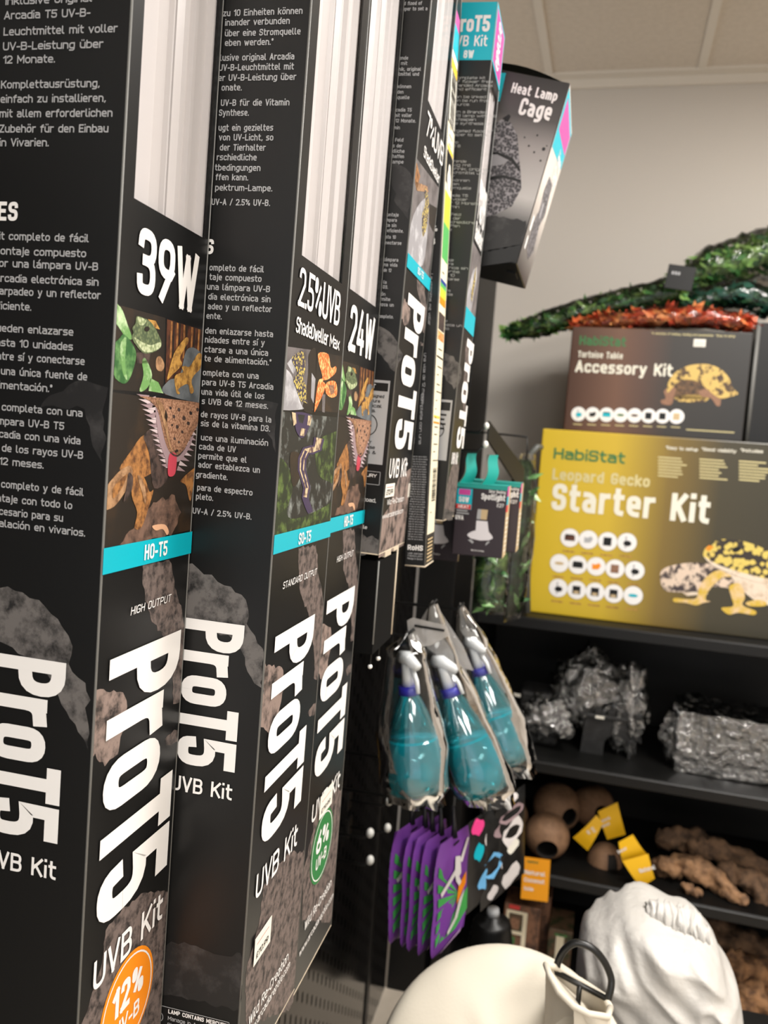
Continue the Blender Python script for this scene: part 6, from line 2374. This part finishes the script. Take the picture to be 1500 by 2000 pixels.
# flattened drum of cloth, face toward the aisle and up
uax = Vector((1, 0, 0))
vax = yaw_d.cross(uax).normalized()
if vax.z < 0:
    vax = -vax
uax = vax.cross(yaw_d).normalized()
if uax.x < 0:
    uax = -uax
p_r = PG(1066, 1884, 1.08)
n = 72
rows = []
for i in range(26):
    k = i / 25
    th = math.pi * .5 * k
    row = []
    for j in range(n):
        a = 2 * math.pi * j / n
        crease = .004 * math.sin(a * 7 + 1.3) * k ** 2 * (1 - k) + .0035 * noise.noise(Vector((math.cos(a) * 3, math.sin(a) * 3, k * 3)))
        row.append(c0 + (uax * math.cos(a) + vax * math.sin(a)) * RD * math.sin(th) + yaw_d * (.055 * math.cos(th) ** .8 + crease))
    rows.append(row)
for i in range(1, 14):
    k = i / 13
    th = math.pi * .5 * (1 - k)
    rows.append([c0 + (uax * math.cos(2 * math.pi * j / n) + vax * math.sin(2 * math.pi * j / n)) * RD * math.sin(th) - yaw_d * .05 * math.cos(th) for j in range(n)])
g.grid(rows, 'canvas', True, True)
# neck of cloth running from the drum to the wire mouth
mouth_f = [PG(x, y, Y) for x, y, Y in ((1066, 1884, 1.06), (1074, 1906, 1.045), (1092, 1938, 1.03), (1120, 1965, 1.02), (1150, 1980, 1.02), (1187, 1986, 1.03), (1192, 1968, 1.06))]
mouth_b = [PG(x, y, Y) for x, y, Y in ((1066, 1884, 1.06), (1082, 1888, 1.085), (1105, 1900, 1.10), (1135, 1916, 1.11), (1160, 1932, 1.11), (1180, 1946, 1.10), (1192, 1968, 1.06))]
dn = Vector((0, .0, -.16))
drum_edge = [c0 + (uax * math.cos(a) + vax * math.sin(a)) * RD * .985 + yaw_d * .006 for a in [math.radians(62 - 100 * k / 6) for k in range(7)]]
face_in = [c0 + (uax * math.cos(a) + vax * math.sin(a)) * RD * .90 + yaw_d * .030 for a in [math.radians(66 - 100 * k / 6) for k in range(7)]]
rows = []
for i in range(9):
    k = i / 8
    rows.append([p.lerp(q, k) + Vector((0, -.010 * math.sin(math.pi * k), 0)) + Vector((0, .004, 0)) * math.sin(j * 2.6 + k * 3) for j, (p, q) in enumerate(zip(mouth_f, face_in))])
g.grid(rows, 'canvas')
rows = []
for i in range(7):
    k = i / 6
    rows.append([p + dn * k + Vector((.01 * k, .02 * k, 0)) for p in mouth_b])
g.grid(rows, 'canvas_in')
rows = []
for i in range(7):
    k = i / 6
    rows.append([p + dn * k * 1.1 + Vector((.02 * k, .03 * k, 0)) for p in mouth_f[3:]])
g.grid(rows, 'canvas')
body = g.build('cloth_body', t)
for nm, pts in (('front_rim', mouth_f), ('back_rim', mouth_b)):
    g = G()
    g.tube(pts, .0042, 'canvas', 8)
    g.build(nm, t)
g = G()
hp = [PG(x, y, Y) for x, y, Y in ((1086, 1896, 1.09), (1090, 1878, 1.09), (1100, 1858, 1.09), (1116, 1844, 1.09), (1132, 1842, 1.09), (1158, 1853, 1.09), (1180, 1878, 1.09), (1193, 1908, 1.09), (1193, 1930, 1.085), (1187, 1952, 1.08))]
sm = []
for i in range(len(hp) - 1):
    for k in range(4):
        q = k / 4
        a, b = hp[max(i - 1, 0)], hp[min(i + 2, len(hp) - 1)]
        p0, p1 = hp[i], hp[i + 1]
        sm.append(.5 * ((2 * p0) + (p1 - a) * q + (2 * a - 5 * p0 + 4 * p1 - b) * q * q + (-a + 3 * p0 - 3 * p1 + b) * q ** 3))
sm.append(hp[-1])
M('black_plastic', (16, 16, 15), .35)
g.tube(sm, .0048, 'black_plastic', 10)
g.build('handle', t)
g = G()
g.tube([PG(1084, 1897, 1.09), PG(1130, 1922, 1.09), PG(1188, 1952, 1.08)], .0038, 'black_plastic', 8)
g.tube([PG(1132, 1924, 1.088), PG(1128, 1970, 1.085)], .0034, 'black_plastic', 8)
g.build('crossbar', t)

# white drawstring bag
YB_ = 1.42
out = [(1120, 2050), (1122, 1960), (1126, 1880), (1133, 1825), (1148, 1797), (1180, 1785), (1222, 1764), (1256, 1763), (1288, 1773), (1318, 1787), (1350, 1800), (1378, 1813), (1398, 1836), (1407, 1860), (1412, 1885),
       (1436, 1908), (1445, 1955), (1450, 2020), (1452, 2060)]
op = [PG(x, y, YB_) for x, y in out]
ctr = PG(1285, 1980, YB_)
t = thing('drawstring_bag', 'white satin drawstring bag, ruffled at its upper right', 'bag', (ctr.x, ctr.y, tb), 'g')
g = G()
full = op + [Vector((op[-1].x + .002, YB_, tb + .004)), Vector((ctr.x, YB_, tb + .002)), Vector((op[0].x - .002, YB_, tb + .004))]
# resample the outline and puff it into a volume
N = 120
per = [0]
for i in range(len(full)):
    per.append(per[-1] + (full[(i + 1) % len(full)] - full[i]).length)


def outl(s):
    s = s % per[-1]
    for i in range(len(full)):
        if per[i + 1] >= s:
            q = (s - per[i]) / max(per[i + 1] - per[i], 1e-6)
            return full[i].lerp(full[(i + 1) % len(full)], q)
    return full[0]


oo = [outl(per[-1] * j / N) for j in range(N)]
cz = Vector((ctr.x + .01, YB_, (tb + PG(1285, 1790, YB_).z) / 2 + .03))


def fold(p):
    q = Vector((p.x * 15 + p.z * 13, p.z * 6 - p.x * 5, .3))
    r1_ = 1 - abs(noise.noise(q)) * 2
    r2_ = 1 - abs(noise.noise(q * 2.1 + Vector((3, 1, 0)))) * 2
    return .030 * r1_ + .012 * r2_


for side in (-1, 1):
    rows = []
    for i in range(31):
        k = i / 30
        rows.append([cz.lerp(o, math.sin(k * math.pi / 2)) + Vector((0, side * (.115 * max(0, math.cos(k * math.pi / 2)) ** .75 + fold(cz.lerp(o, k)) * min(1, (1 - k) * 4)), 0)) for o in oo])
    g.grid(rows, 'satin', True, True)
g.build('cloth_body', t)
g = G()
pth = [PG(x, y, YB_ - .02) for x, y in ((1262, 1775), (1292, 1784), (1322, 1798), (1354, 1812), (1380, 1832), (1396, 1866))]
dense = []
for i in range(len(pth) - 1):
    for k in range(12):
        dense.append(pth[i].lerp(pth[i + 1], k / 12))
rows = []
for i, p in enumerate(dense):
    q = i / (len(dense) - 1)
    rr = .024 * (math.sin(math.pi * min(1, max(0, q * .94 + .03))) ** .4)
    rows.append([p + Vector((0, math.cos(a), math.sin(a))) * rr * (1 + .55 * noise.noise(Vector((i * .62, math.cos(a) * .9, math.sin(a) * .9)))) + Vector((.4, 0, -.35)) * (.012 * noise.noise(Vector((i * .2, a, 2)))) for a in [k * math.pi / 8 for k in range(16)]])
g.grid(rows, 'satin', True, True)
g.build('gathered_neck', t)
